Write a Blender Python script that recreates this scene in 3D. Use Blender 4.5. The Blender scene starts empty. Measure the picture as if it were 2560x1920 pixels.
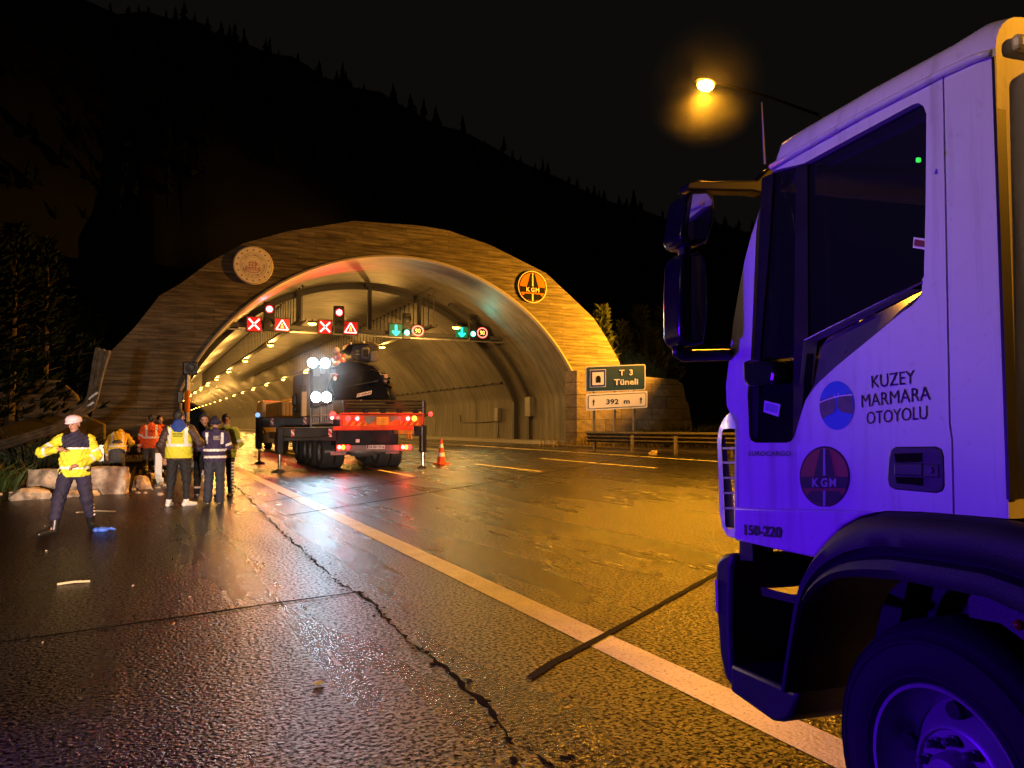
import bpy, bmesh, math, random
import numpy as np
from mathutils import Vector, Matrix
random.seed(7); rng = np.random.default_rng(5)
R = math.radians
sc = bpy.context.scene
col = sc.collection

# ------------------------------------------------------------------ camera, night air, exposure
CAM_H, FPX, YAW, PITCH = 1.5, 1923.0, R(25.51), R(3.06)
cam = bpy.data.objects.new('camera', bpy.data.cameras.new('camera')); col.objects.link(cam)
cam.location = (0, 0, CAM_H); cam.rotation_euler = (R(90) + PITCH, 0, -YAW)
cam.data.sensor_width = 36.0; cam.data.lens = FPX / 2560 * 36
cam.data.clip_start = 0.05; cam.data.clip_end = 2000
sc.camera = cam
w = bpy.data.worlds.new('World'); sc.world = w; w.use_nodes = True
bg = w.node_tree.nodes['Background']; bg.inputs[0].default_value = (0.62, 0.55, 0.46, 1); bg.inputs[1].default_value = 0.006
sc.view_settings.view_transform = 'Standard'; sc.view_settings.look = 'None'
sc.view_settings.exposure = 0; sc.view_settings.gamma = 1
try:
    sc.cycles.use_denoising = True; sc.cycles.denoising_prefilter = 'ACCURATE'
    sc.cycles.max_bounces = 6; sc.cycles.diffuse_bounces = 2; sc.cycles.glossy_bounces = 3; sc.cycles.transmission_bounces = 4
    sc.cycles.transparent_max_bounces = 8; sc.cycles.volume_bounces = 0
    sc.cycles.use_light_tree = True
    sc.cycles.sample_clamp_indirect = 4.0; sc.cycles.sample_clamp_direct = 0
    sc.cycles.caustics_reflective = False; sc.cycles.caustics_refractive = False
except Exception: pass

def light(name, kind, loc, color, power, target=None, size=0.1, spot=None, blend=0.5, parent=None):
    ld = bpy.data.lights.new(name, kind); ld.energy = power; ld.color = color
    if kind == 'AREA': ld.size = size
    else: ld.shadow_soft_size = size
    if kind == 'SPOT': ld.spot_size = R(spot); ld.spot_blend = blend
    o = bpy.data.objects.new(name, ld); col.objects.link(o); o.location = loc
    if target is not None:
        o.rotation_euler = (Vector(target) - Vector(loc)).to_track_quat('-Z', 'Y').to_euler()
    if parent: o.parent = parent
    return o
SODIUM = (1.0, 0.37, 0.015)
# beacon and headlight beams of emergency vehicles behind and left of the camera, then two added spots
light('beacon_light', 'SPOT', (-3.0, 4.6, 1.0), (0.085, 0.0, 1.0), 1200, (2.4, 3.1, 0.9), 0.12, 62, 1.0)
light('beacon_light', 'POINT', (-2.9, 4.4, 1.1), (0.16, 0.02, 1.0), 80, size=0.1)
light('offscreen_beam', 'SPOT', (-2.0, -3.0, 1.15), (1.0, 0.78, 0.58), 13000, (-1.0, 20, 0.9), 0.12, 22, 0.7)
light('offscreen_beam', 'SPOT', (-4.0, -4.0, 0.9), (1.0, 0.58, 0.40), 11000, (13.5, 50, 7), 0.12, 36, 0.5)
light('offscreen_beam', 'SPOT', (-1.5, -5.0, 1.0), (1.0, 0.80, 0.66), 11000, (6.8, 25, 1.7), 0.12, 15, 0.8)
light('offscreen_beam', 'SPOT', (-3.4, -4.0, 1.7), (1.0, 0.82, 0.62), 42000, (30.2, 46, 3.6), 0.12, 7.5, 0.8)  # added narrow spot that brightens the sign in place of its retroreflection
light('offscreen_beam', 'SPOT', (-8.0, 2.2, 6.0), (1.0, 0.62, 0.42), 1150, (1.85, 1.4, 2.75), 0.12, 16, 1.0)  # added warm spot that lightens the upper cab, no known lamp there

# ------------------------------------------------------------------ pixel -> world helpers (photo pixels, 2560 x 1920)
_cs, _sn, _cp, _sp = math.cos(YAW), math.sin(YAW), math.cos(PITCH), math.sin(PITCH)
def ray(x, y):
    u, v = x - 1280, -(y - 960)
    up = v * _cp + FPX * _sp; fw = FPX * _cp - v * _sp
    return Vector((u * _cs + fw * _sn, fw * _cs - u * _sn, up))
CAM0 = Vector((0, 0, CAM_H))
def on_ground(x, y, z=0.0):
    r = ray(x, y); return CAM0 + r * ((z - CAM_H) / r.z)
def at(x, y, Y):
    r = ray(x, y); return CAM0 + r * (Y / r.y)
def crop(x0, y0, s): return lambda x, y: (x0 + x * s, y0 + y * s)
c1 = crop(600, 800, 0.24107); c3 = crop(560, 600, 0.33454); c4 = crop(1080, 700, 0.32550)
c5 = crop(1640, 60, 0.44595); c6 = crop(1640, 780, 0.41591); c7 = crop(1700, 1300, 0.38879); c8 = crop(200, 500, 0.36157)

# ------------------------------------------------------------------ materials
def nt(name):
    m = bpy.data.materials.new(name); m.use_nodes = True
    n = m.node_tree; return m, n.nodes, n.links, n.nodes['Principled BSDF']
def mix_rgb(N, L, fac, a, b, mode='MIX'):
    x = N.new('ShaderNodeMix'); x.data_type = 'RGBA'; x.blend_type = mode
    for s, v in ((0, fac), (6, a), (7, b)):
        if isinstance(v, (int, float)): x.inputs[s].default_value = v
        elif isinstance(v, tuple): x.inputs[s].default_value = (*v[:3], 1)
        else: L.new(v, x.inputs[s])
    return x.outputs[2]
def noise(N, L, scale, detail=3, vec=None, rough=0.55):
    t = N.new('ShaderNodeTexNoise'); t.inputs['Scale'].default_value = scale; t.inputs['Detail'].default_value = detail
    t.inputs['Roughness'].default_value = rough
    if vec is not None: L.new(vec, t.inputs['Vector'])
    return t.outputs[0]
def ramp(N, L, src, stops):
    r = N.new('ShaderNodeValToRGB'); e = r.color_ramp.elements
    while len(e) < len(stops): e.new(0.5)
    for k, (p, c) in enumerate(stops):
        e[k].position = p; e[k].color = (*c, 1) if isinstance(c, tuple) else (c, c, c, 1)
    L.new(src, r.inputs[0]); return r.outputs[0]
def coords(N, L, scale=(1, 1, 1), which='Object'):
    tc = N.new('ShaderNodeTexCoord'); mp = N.new('ShaderNodeMapping'); mp.inputs['Scale'].default_value = scale
    L.new(tc.outputs[which], mp.inputs[0]); return mp.outputs[0]
def bump(N, L, P, h, strength=0.3, dist=0.01, prev=None):
    b = N.new('ShaderNodeBump'); b.inputs['Strength'].default_value = strength; b.inputs['Distance'].default_value = dist
    L.new(h, b.inputs['Height'])
    if prev is not None: L.new(prev, b.inputs['Normal'])
    L.new(b.outputs[0], P.inputs['Normal']); return b.outputs[0]
_mc = {}
def mat(name, c, rough=0.5, metal=0.0, var=0.12, vs=6.0, bmp=0.0, bs=60.0, coat=0.0, spec=0.5):
    if name in _mc: return _mc[name]
    m, N, L, P = nt(name)
    v = coords(N, L)
    n = noise(N, L, vs, 4, v)
    f = ramp(N, L, n, [(0.3, 0.0), (0.7, 1.0)])
    a = tuple(x * (1 - var) for x in c); b = tuple(min(1, x * (1 + var)) for x in c)
    L.new(mix_rgb(N, L, f, a, b), P.inputs['Base Color'])
    rr = N.new('ShaderNodeMapRange'); rr.inputs[3].default_value = max(0.02, rough - 0.07); rr.inputs[4].default_value = min(1, rough + 0.07)
    L.new(n, rr.inputs[0]); L.new(rr.outputs[0], P.inputs['Roughness'])
    P.inputs['Metallic'].default_value = metal; P.inputs['Coat Weight'].default_value = coat
    P.inputs['Specular IOR Level'].default_value = spec
    if bmp: bump(N, L, P, noise(N, L, bs, 3, v), bmp, 0.01)
    _mc[name] = m; return m
def emit(name, c, s):
    if name in _mc: return _mc[name]
    m, N, L, P = nt(name); P.inputs['Base Color'].default_value = (*[min(1, x) * 0.5 for x in c], 1)
    P.inputs['Emission Color'].default_value = (*c, 1); P.inputs['Emission Strength'].default_value = s
    _mc[name] = m; return m

def asphalt(name, dark, lite, brown=None, peb=34.0, wet=(0.2, 0.42), bstr=1.0, grain=None, dist=.013):
    m, N, L, P = nt(name); v = coords(N, L)
    big = noise(N, L, 1.0, 5, coords(N, L, (1.3, .16, 1))); fine = noise(N, L, peb, 3, v, .6)
    vo = N.new('ShaderNodeTexVoronoi'); vo.inputs['Scale'].default_value = peb * 1.1; L.new(v, vo.inputs['Vector'])
    f = ramp(N, L, fine, [(0.38, 0.0), (0.64, 1.0)])
    c = mix_rgb(N, L, f, dark, lite)
    c = mix_rgb(N, L, ramp(N, L, noise(N, L, 0.9, 5, coords(N, L, (1.6, .12, 1))), [(0.35, .12), (.6, 0.0)]), c, tuple(x * .6 for x in dark))
    rough_in = big
    if brown:
        st = noise(N, L, 1.0, 6, coords(N, L, (0.5, 0.35, 1)))
        # mud lies thick towards the verge at the far left end of the lay-by and thins out towards the carriageway
        sep = N.new('ShaderNodeSeparateXYZ'); L.new(v, sep.inputs[0])
        mr = N.new('ShaderNodeMapRange'); mr.inputs[1].default_value = 3.5; mr.inputs[2].default_value = 12.0; mr.inputs[4].default_value = 1.0; L.new(sep.outputs[1], mr.inputs[0])
        mx_ = N.new('ShaderNodeMapRange'); mx_.inputs[1].default_value = 1.9; mx_.inputs[2].default_value = -0.6; mx_.inputs[3].default_value = 0.0; mx_.inputs[4].default_value = .75; L.new(sep.outputs[0], mx_.inputs[0])
        ad = N.new('ShaderNodeMath'); ad.operation = 'MULTIPLY_ADD'; L.new(st, ad.inputs[0]); ad.inputs[1].default_value = 1.3; L.new(mr.outputs[0], ad.inputs[2])
        ad2 = N.new('ShaderNodeMath'); ad2.operation = 'ADD'; L.new(ad.outputs[0], ad2.inputs[0]); L.new(mx_.outputs[0], ad2.inputs[1])
        mud = ramp(N, L, ad2.outputs[0], [(0.62, 0.0), (0.9, 1.0)]) if False else None
        cl = N.new('ShaderNodeMapRange'); cl.inputs[1].default_value = 1.25; cl.inputs[2].default_value = 1.9; L.new(ad2.outputs[0], cl.inputs[0]); mud = cl.outputs[0]
        c = mix_rgb(N, L, mud, c, mix_rgb(N, L, f, tuple(x * .6 for x in brown), brown))
    L.new(c, P.inputs['Base Color'])
    rr = N.new('ShaderNodeMapRange'); rr.inputs[1].default_value = 0.35; rr.inputs[2].default_value = 0.68
    rr.inputs[3].default_value = wet[0]; rr.inputs[4].default_value = wet[1]
    L.new(big, rr.inputs[0]); L.new(rr.outputs[0], P.inputs['Roughness'])
    if grain:
        # pebbles stand wet and shining, the pits between them stay dull
        gm = ramp(N, L, noise(N, L, grain, 3, v, .62), [(.44, 0.0), (.58, 1.0)])
        L.new(mix_rgb(N, L, gm, tuple(x * .35 for x in dark), c), P.inputs['Base Color'])
        sl = N.new('ShaderNodeMapRange'); sl.inputs[3].default_value = .02; sl.inputs[4].default_value = 1.0; L.new(gm, sl.inputs[0]); L.new(sl.outputs[0], P.inputs['Specular IOR Level'])
    b1 = bump(N, L, P, fine, bstr, dist)
    bump(N, L, P, vo.outputs[0], bstr * 0.8, 0.006, b1)
    return m
M_road = asphalt('wet_asphalt', (0.004, 0.004, 0.004), (0.05, 0.046, 0.038), peb=46.0, wet=(.25, .31), grain=36.0, dist=.012)
M_lay = asphalt('wet_lay_by_asphalt', (0.008, 0.007, 0.009), (0.05, 0.048, 0.056), (0.034, 0.018, 0.010), 42.0, (0.24, 0.36), 1.0, 34.0, .010)
M_dry = asphalt('dry_tunnel_asphalt', (0.06, 0.055, 0.048), (0.13, 0.12, 0.10), None, 34, (.2, .32), .6)
def paint_mat():
    m, N, L, P = nt('road_paint'); v = coords(N, L)
    n = noise(N, L, 45, 3, v); b = noise(N, L, 3, 4, v)
    f = ramp(N, L, n, [(0.30, 0.0), (0.44, 1.0)])
    c = mix_rgb(N, L, f, (0.25, 0.24, 0.21), (0.82, 0.80, 0.75))
    c = mix_rgb(N, L, ramp(N, L, b, [(0.3, 0.6), (0.7, 1.0)]), (0.25, 0.23, 0.2), c)
    L.new(c, P.inputs['Base Color']); P.inputs['Roughness'].default_value = 0.45
    bump(N, L, P, n, 0.5, 0.006); return m
M_paint = paint_mat()
M_tar = mat('tar', (0.006, 0.006, 0.006), 0.85, bmp=0.6, bs=40, spec=.12)
M_crack = mat('crack_dark', (0.008, 0.007, 0.006), 0.9, bmp=0.8, bs=50, spec=.05)
M_steel = mat('galvanised_steel', (0.32, 0.32, 0.32), 0.42, 0.8, 0.25, 5, 0.1, 30)
M_rust = mat('bent_steel', (0.19, 0.165, 0.13), 0.5, 0.6, 0.45, 7, 0.3, 25)
M_black = mat('black_metal', (0.012, 0.012, 0.013), 0.38)
M_duct = mat('conduit_paint', (0.055, 0.052, 0.05), 0.6)
M_dark = mat('dark_plastic', (0.02, 0.02, 0.022), 0.45, bmp=0.15, bs=150)
M_white = mat('white_enamel', (0.78, 0.78, 0.76), 0.4)
M_rubber = mat('tyre_rubber', (0.010, 0.010, 0.010), 0.8, bmp=0.25, bs=70)

def facade_mat():
    m, N, L, P = nt('board_marked_concrete')
    v0 = coords(N, L); sep = N.new('ShaderNodeSeparateXYZ'); L.new(v0, sep.inputs[0])
    cmb = N.new('ShaderNodeCombineXYZ'); L.new(sep.outputs[0], cmb.inputs[0]); L.new(sep.outputs[2], cmb.inputs[1])
    br = N.new('ShaderNodeTexBrick'); L.new(cmb.outputs[0], br.inputs['Vector'])
    br.inputs['Scale'].default_value = 1.0; br.inputs['Brick Width'].default_value = 3.1; br.inputs['Row Height'].default_value = 0.23
    br.inputs['Mortar Size'].default_value = 0.014; br.inputs['Mortar Smooth'].default_value = 0.3; br.offset = 0.37; br.inputs['Bias'].default_value = 0.0
    br.inputs['Color1'].default_value = (0.11, 0.095, 0.075, 1); br.inputs['Color2'].default_value = (0.21, 0.185, 0.145, 1); br.inputs['Mortar'].default_value = (0.04, 0.035, 0.026, 1)
    st = noise(N, L, 1.0, 6, coords(N, L, (0.5, 1, 5.5)), 0.65)
    st2 = noise(N, L, 1.0, 4, coords(N, L, (0.16, 1, 0.35)))
    c = mix_rgb(N, L, 0.85, br.outputs[0], ramp(N, L, st, [(0.36, (0.08, 0.07, 0.06)), (0.47, (0.5, 0.49, 0.47)), (0.62, (1.1, 1.1, 1.1))]), 'MULTIPLY')
    c = mix_rgb(N, L, ramp(N, L, st2, [(0.3, 0.45), (0.62, 0.0)]), c, (0.05, 0.042, 0.03))
    L.new(c, P.inputs['Base Color']); P.inputs['Roughness'].default_value = 0.6; P.inputs['Specular IOR Level'].default_value = 0.3
    b1 = bump(N, L, P, st, 0.9, 0.06); bump(N, L, P, br.outputs[0], 0.6, 0.05, b1); return m
M_facade = facade_mat()
def lining_mat():
    m, N, L, P = nt('tunnel_concrete'); v = coords(N, L)
    n = noise(N, L, 0.22, 6, coords(N, L, (1, 0.6, 0.7))); n2 = noise(N, L, 1.0, 6, coords(N, L, (0.5, 1.6, 0.22)), 0.6)
    c = mix_rgb(N, L, ramp(N, L, n, [(0.33, 0.0), (0.66, 1.0)]), (0.10, 0.092, 0.083), (0.215, 0.20, 0.18))
    c = mix_rgb(N, L, ramp(N, L, n2, [(0.4, 0.6), (0.56, 0.0)]), c, (0.068, 0.06, 0.05))
    L.new(c, P.inputs['Base Color']); P.inputs['Roughness'].default_value = 0.55
    bump(N, L, P, noise(N, L, 3, 5, v), 0.35, 0.03); return m
M_lining = lining_mat()
def stone_mat():
    m, N, L, P = nt('stone_blocks'); v0 = coords(N, L); sep = N.new('ShaderNodeSeparateXYZ'); L.new(v0, sep.inputs[0])
    cmb = N.new('ShaderNodeCombineXYZ'); L.new(sep.outputs[0], cmb.inputs[0]); L.new(sep.outputs[2], cmb.inputs[1])
    br = N.new('ShaderNodeTexBrick'); L.new(cmb.outputs[0], br.inputs['Vector']); br.inputs['Scale'].default_value = 1
    br.inputs['Brick Width'].default_value = 2.9; br.inputs['Row Height'].default_value = 0.95; br.inputs['Mortar Size'].default_value = 0.05; br.inputs['Mortar Smooth'].default_value = 1.0
    br.inputs['Color1'].default_value = (0.13, 0.10, 0.08, 1); br.inputs['Color2'].default_value = (0.2, 0.17, 0.13, 1); br.inputs['Mortar'].default_value = (0.05, 0.04, 0.03, 1)
    n = noise(N, L, 1.0, 7, coords(N, L, (1.2, 1, 2.4)), .7)
    c = mix_rgb(N, L, 0.8, br.outputs[0], ramp(N, L, n, [(0.3, 0.35), (0.7, 1.1)]), 'MULTIPLY')
    L.new(c, P.inputs['Base Color']); P.inputs['Roughness'].default_value = 0.85
    b1 = bump(N, L, P, n, 0.9, 0.12); bump(N, L, P, br.outputs[0], 0.8, 0.1, b1); return m
M_stone = stone_mat()
M_earth = mat('wet_earth', (0.028, 0.021, 0.014), 0.6, 0, 0.5, 1.2, 0.9, 9)
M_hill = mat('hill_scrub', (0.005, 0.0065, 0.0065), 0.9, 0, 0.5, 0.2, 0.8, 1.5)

# ------------------------------------------------------------------ mesh collector and scene tree
class MB:
    def __init__(s): s.v, s.f, s.m, s.k = [], [], [], 0
    def add(s, vs, fs):
        b = len(s.v); s.v += [tuple(x) for x in vs]; s.f += [tuple(i + b for i in f) for f in fs]; s.m += [s.k] * len(fs); return s
    def mat(s, k): s.k = k; return s
    def box(s, c, d, M=None):
        hx, hy, hz = d[0] / 2, d[1] / 2, d[2] / 2
        vs = [Vector((x, y, z)) for x in (-hx, hx) for y in (-hy, hy) for z in (-hz, hz)]
        if M is not None: vs = [M @ q for q in vs]
        c = Vector(c)
        return s.add([q + c for q in vs], [(0, 1, 3, 2), (4, 6, 7, 5), (0, 4, 5, 1), (2, 3, 7, 6), (0, 2, 6, 4), (1, 5, 7, 3)])
    def cyl(s, p0, p1, r0, r1=None, n=12, cap=True):
        r1 = r0 if r1 is None else r1; p0, p1 = Vector(p0), Vector(p1)
        d = (p1 - p0).normalized(); a = d.orthogonal().normalized(); b = d.cross(a)
        vs = []
        for p, r in ((p0, r0), (p1, r1)):
            vs += [p + (a * math.cos(t) + b * math.sin(t)) * r for t in [2 * math.pi * k / n for k in range(n)]]
        fs = [(k, (k + 1) % n, n + (k + 1) % n, n + k) for k in range(n)]
        if cap: fs += [tuple(range(n))[::-1], tuple(range(n, 2 * n))]
        return s.add(vs, fs)
    def tube(s, pts, r, n=8):
        pts = [Vector(p) for p in pts]; vs = []; up = None
        for i, p in enumerate(pts):
            d = (pts[min(i + 1, len(pts) - 1)] - pts[max(i - 1, 0)]).normalized()
            if up is None: a = d.orthogonal().normalized()
            else: a = (up - d * up.dot(d)).normalized()
            up = a; b = d.cross(a); rr = r[i] if isinstance(r, (list, tuple)) else r
            vs += [p + (a * math.cos(t) + b * math.sin(t)) * rr for t in [2 * math.pi * k / n for k in range(n)]]
        fs = [(i * n + k, i * n + (k + 1) % n, (i + 1) * n + (k + 1) % n, (i + 1) * n + k) for i in range(len(pts) - 1) for k in range(n)]
        fs += [tuple(range(n))[::-1], tuple(range((len(pts) - 1) * n, len(pts) * n))]
        return s.add(vs, fs)
    def prism(s, A, B):
        n = len(A)
        return s.add(list(A) + list(B), [tuple(range(n))[::-1], tuple(range(n, 2 * n))] + [(k, (k + 1) % n, n + (k + 1) % n, n + k) for k in range(n)])
    def poly(s, A): return s.add(A, [tuple(range(len(A)))])
    def strip(s, *rows):
        n = len(rows[0]); vs = [p for r_ in rows for p in r_]
        return s.add(vs, [(j * n + i, j * n + i + 1, (j + 1) * n + i + 1, (j + 1) * n + i) for j in range(len(rows) - 1) for i in range(n - 1)])
    def lathe(s, c, ax, prof, n=32):
        c, ax = Vector(c), Vector(ax).normalized(); a = ax.orthogonal().normalized(); b = ax.cross(a); vs = []
        for (r_, h) in prof:
            vs += [c + ax * h + (a * math.cos(t) + b * math.sin(t)) * r_ for t in [2 * math.pi * k / n for k in range(n)]]
        m_ = len(prof)
        return s.add(vs, [(j * n + k, j * n + (k + 1) % n, (j + 1) * n + (k + 1) % n, (j + 1) * n + k) for j in range(m_ - 1) for k in range(n)])
    def ball(s, c, r, n=12, m_=8, M=None):
        rx, ry, rz = (r, r, r) if isinstance(r, (int, float)) else r; vs = []
        for j in range(m_ + 1):
            th = math.pi * j / m_
            for k in range(n):
                q = Vector((rx * math.sin(th) * math.cos(2 * math.pi * k / n), ry * math.sin(th) * math.sin(2 * math.pi * k / n), rz * math.cos(th)))
                vs.append((M @ q if M is not None else q) + Vector(c))
        return s.add(vs, [(j * n + k, j * n + (k + 1) % n, (j + 1) * n + (k + 1) % n, (j + 1) * n + k) for j in range(m_) for k in range(n)])
    def build(s, name, mats, parent=None, smooth=False, bevel=0.0, seg=2, sub=None):
        me = bpy.data.meshes.new(name)
        off = ORG.get(parent.name, Vector()) if parent is not None else Vector()
        me.from_pydata([Vector(q) - off for q in s.v], [], s.f)
        if not isinstance(mats, (list, tuple)): mats = [mats]
        for m_ in mats: me.materials.append(m_)
        me.polygons.foreach_set('material_index', s.m)
        bm = bmesh.new(); bm.from_mesh(me); bmesh.ops.remove_doubles(bm, verts=bm.verts, dist=1e-5)
        bmesh.ops.recalc_face_normals(bm, faces=bm.faces); bm.to_mesh(me); bm.free()
        o = bpy.data.objects.new(name, me); col.objects.link(o)
        if parent is not None: o.parent = parent; ORG[o.name] = off
        if smooth is True: me.shade_smooth()
        elif smooth: me.shade_smooth(); me.set_sharp_from_angle(angle=R(smooth))
        if bevel:
            b = o.modifiers.new('bevel', 'BEVEL'); b.width = bevel; b.segments = seg; b.limit_method = 'ANGLE'; b.angle_limit = R(35)
        return o
ORG = {}
def thing(name, label, cat, loc, group=None):
    o = bpy.data.objects.new(name, None); col.objects.link(o); o.location = loc; o.empty_display_size = 0.2
    o['label'] = label; o['category'] = cat
    if group: o['group'] = group
    ORG[o.name] = Vector(loc); return o
def tag(o, label, cat, group=None):
    o['label'] = label; o['category'] = cat
    if group: o['group'] = group
    return o
def struct(o, kind='structure'): o['kind'] = kind; return o
def copy_tree(o, parent=None):
    c = o.copy(); col.objects.link(c)
    if parent is not None: c.parent = parent
    for ch in list(o.children): copy_tree(ch, c)
    return c
def text_mesh(s, bold=0.0):
    cu = bpy.data.curves.new('lettering', 'FONT'); cu.body = s; cu.offset = bold; cu.resolution_u = 3; cu.align_x = 'LEFT'
    o = bpy.data.objects.new('lettering', cu); col.objects.link(o)
    dg = bpy.context.evaluated_depsgraph_get(); me = bpy.data.meshes.new_from_object(o.evaluated_get(dg))
    vs = [tuple(v.co) for v in me.vertices]; fs = [tuple(p.vertices) for p in me.polygons]
    bpy.data.objects.remove(o); bpy.data.curves.remove(cu); bpy.data.meshes.remove(me)
    x0 = min(v[0] for v in vs); x1 = max(v[0] for v in vs); y0 = min(v[1] for v in vs); y1 = max(v[1] for v in vs)
    return [((v[0] - x0) / (x1 - x0), (v[1] - y0) / (y1 - y0)) for v in vs], fs
def put_text(mb, s, fn, bold=0.0):
    """fn maps (u 0..1 along the baseline, v 0..1 up) to a point"""
    uv, fs = text_mesh(s, bold); mb.add([fn(u, v) for u, v in uv], fs); return mb

# ------------------------------------------------------------------ ground, road and markings
def sheet(name, pts, z, m, kind='structure'):
    mb = MB(); mb.poly([(p[0], p[1], z) for p in pts]); return struct(mb.build(name, m), kind)
struct(MB().poly([(-400, -60, -.06), (600, -60, -.06), (600, 700, -.06), (-400, 700, -.06)]).build('ground', M_earth))
crack_px = [(600, 1225), (640, 1265), (705, 1330), (745, 1366), (800, 1415), (850, 1462), (897, 1483), (935, 1510), (985, 1572), (1045, 1620), (1090, 1655), (1150, 1700), (1205, 1755), (1235, 1800), (1290, 1860), (1370, 1905)]
crack = [on_ground(*p) for p in crack_px]
crack = [Vector((2.25, 60, 0)), Vector((2.12, 30, 0))] + crack + [Vector((1.6, 2.3, 0)), Vector((1.75, -8, 0)), Vector((1.75, -40, 0))]
lay = MB(); far = [(2.2, 60), (-0.5, 40), (-1.6, 27), (-2.6, 21.2), (-9, 20.2), (-25, 16), (-30, -40)]
lay.poly([(p.x, p.y, 0) for p in crack] + [(x, y, 0) for x, y in far[::-1]])
struct(lay.build('lay_by', M_lay))
rd = MB(); rd.poly([(p.x, p.y, 0) for p in crack[1:]][::-1] + [(2.05, 51, 0), (2.05, 55, 0), (28.0, 53, 0), (28.0, 51, 0), (25.5, 30, 0), (25.0, -40, 0)])
struct(rd.build('road', M_road))
struct(MB().poly([(2.05, 55, 0), (28.0, 53, 0), (28.0, 440, 0), (2.05, 440, 0)]).build('road_inside_tunnel', M_dry))
# the broken edge between carriageway and lay-by
ck = MB(); rows = []
pts = []
for a, b in zip(crack[1:-3], crack[2:-2]):
    n_ = max(2, int((b - a).length / 0.07))
    for k in range(n_): pts.append(a.lerp(b, k / n_))
L_, R_ = [], []
for i, p in enumerate(pts):
    wob = 0.012 * math.sin(i * 0.55) + 0.009 * math.sin(i * 1.9) + random.uniform(-.012, .012); wd = 0.002 + 0.018 * random.random() ** 3 + .003 * (1 + math.sin(i * .23))
    L_.append((p.x + wob - wd, p.y, .004)); R_.append((p.x + wob + wd, p.y, .004))
ck.strip(L_, R_)
for p in pts:
    for k in range(2):
        if random.random() < .45:
            cx, cy, q_ = p.x + random.gauss(0, .045), p.y + random.uniform(-.05, .05), random.uniform(.006, .022)
            ck.poly([(cx + q_ * random.uniform(.5, 1.3) * math.cos(a_), cy + q_ * 1.6 * random.uniform(.5, 1.3) * math.sin(a_), .006) for a_ in (0, 1, 2.1, 3.2, 4.2, 5.2)])
struct(ck.build('road_edge_crack', M_crack))
mk = MB()
def line(x0, y0, x1, y1, wd): mk.poly([(x0 - wd / 2, y0, .004), (x0 + wd / 2, y0, .004), (x1 + wd / 2, y1, .004), (x1 - wd / 2, y1, .004)])
e0, e1 = on_ground(1475, 1603), on_ground(579, 1163)
line(2.9, -20, 2.9, 430, 0.27)
line(21.3, 10, 21.6, 50, 0.25); line(21.6, 50, 21.9, 430, 0.25)
for X_, y0 in ((7.12, 21.6), (11.6, 22.1), (16.15, 22.2)):
    ln = 8.6 if X_ > 12 else 5.5
    for k in range(0 if X_ < 16 else -1, 18): line(X_, y0 + 17.4 * k, X_, y0 + 17.4 * k + ln, 0.16)
struct(mk.build('road_markings', M_paint))
def joint(px, wd, name, z=.008, m=M_tar):
    P_ = [on_ground(*p) for p in px]; a, b = [], []
    for i in range(len(P_) - 1):
        n_ = max(2, int((P_[i + 1] - P_[i]).length / 0.15))
        for k in range(n_ + (i == len(P_) - 2)):
            q = P_[i].lerp(P_[i + 1], k / n_); d = (P_[i + 1] - P_[i]).normalized(); s_ = Vector((-d.y, d.x, 0)) * (wd / 2) * random.uniform(.7, 1.25)
            a.append((q.x + s_.x, q.y + s_.y, z)); b.append((q.x - s_.x, q.y - s_.y, z))
    return struct(MB().strip(a, b).build(name, m))
joint([(1325, 1697), (1380, 1660), (1500, 1597), (1620, 1530), (1790, 1436)], 0.06, 'road_joint')
joint([(1790, 1436), (1950, 1360), (2300, 1230)], 0.07, 'road_joint')
joint([(-60, 1616), (120, 1592), (300, 1566), (520, 1535), (700, 1508), (897, 1482)], 0.05, 'road_joint', m=M_crack)
joint([(715, 1290), (1000, 1245), (1300, 1194), (1568, 1146), (1900, 1095)], 0.06, 'road_joint', m=M_crack)
joint([(660, 1256), (850, 1226), (1100, 1185)], 0.05, 'road_joint', m=M_crack)
# raised walkway along the right wall, with its kerb face
struct(MB().box((29.2, 245, .115), (2.5, 388, .27)).build('pavement', mat('kerb_concrete', (0.36, 0.34, 0.3), 0.6, bmp=.4, bs=8)))
struct(MB().box((26.6, 40.4, .05), (1.6, 20, .12)).build('verge', M_earth))

# ------------------------------------------------------------------ tunnel
TC, TR, PY = (16.19, -2.19), 15.33, 51.0
XR, XL = 30.36, 2.02
def arch(r_=TR, n=48):
    h = math.sqrt(max(0, r_ * r_ - (XR - (TR - r_) - TC[0]) ** 2)) if r_ > 14.2 else 0
    xr = XR - (TR - r_); xl = XL + (TR - r_)
    h = math.sqrt(max(0.0, r_ * r_ - (xr - TC[0]) ** 2)); a0 = math.atan2(h, xr - TC[0])
    return [(xr, -.05)] + [(TC[0] + r_ * math.cos(t), TC[1] + r_ * math.sin(t)) for t in [a0 + (math.pi - 2 * a0) * k / n for k in range(n + 1)]] + [(xl, -.05)]
tun = thing('road_tunnel', 'long arched concrete road tunnel with a faceted board-marked portal face', 'tunnel', (TC[0], PY, 0))
ar = arch()
ln = MB(); ln.strip(*[[(x, y, z) for x, z in ar] for y in (PY, 58, 66, 80, 100, 130, 170, 230, 320, 440)]); ln.build('lining', M_lining, tun, smooth=40)
outer = [(-3.4, -.3), (-1.84, 5.9), (-.65, 7.35), (.65, 9.35), (1.84, 10.2), (3.3, 11.55), (5.43, 13.05), (8.16, 14.12), (12.49, 15.31), (17.08, 15.5), (19.18, 15.42), (22.6, 14.67), (27.2, 12.99), (29.4, 11.35), (31.4, 9.8), (32.5, 8.39), (33.75, 6.48), (34.6, -.3)]
dense = []
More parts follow.
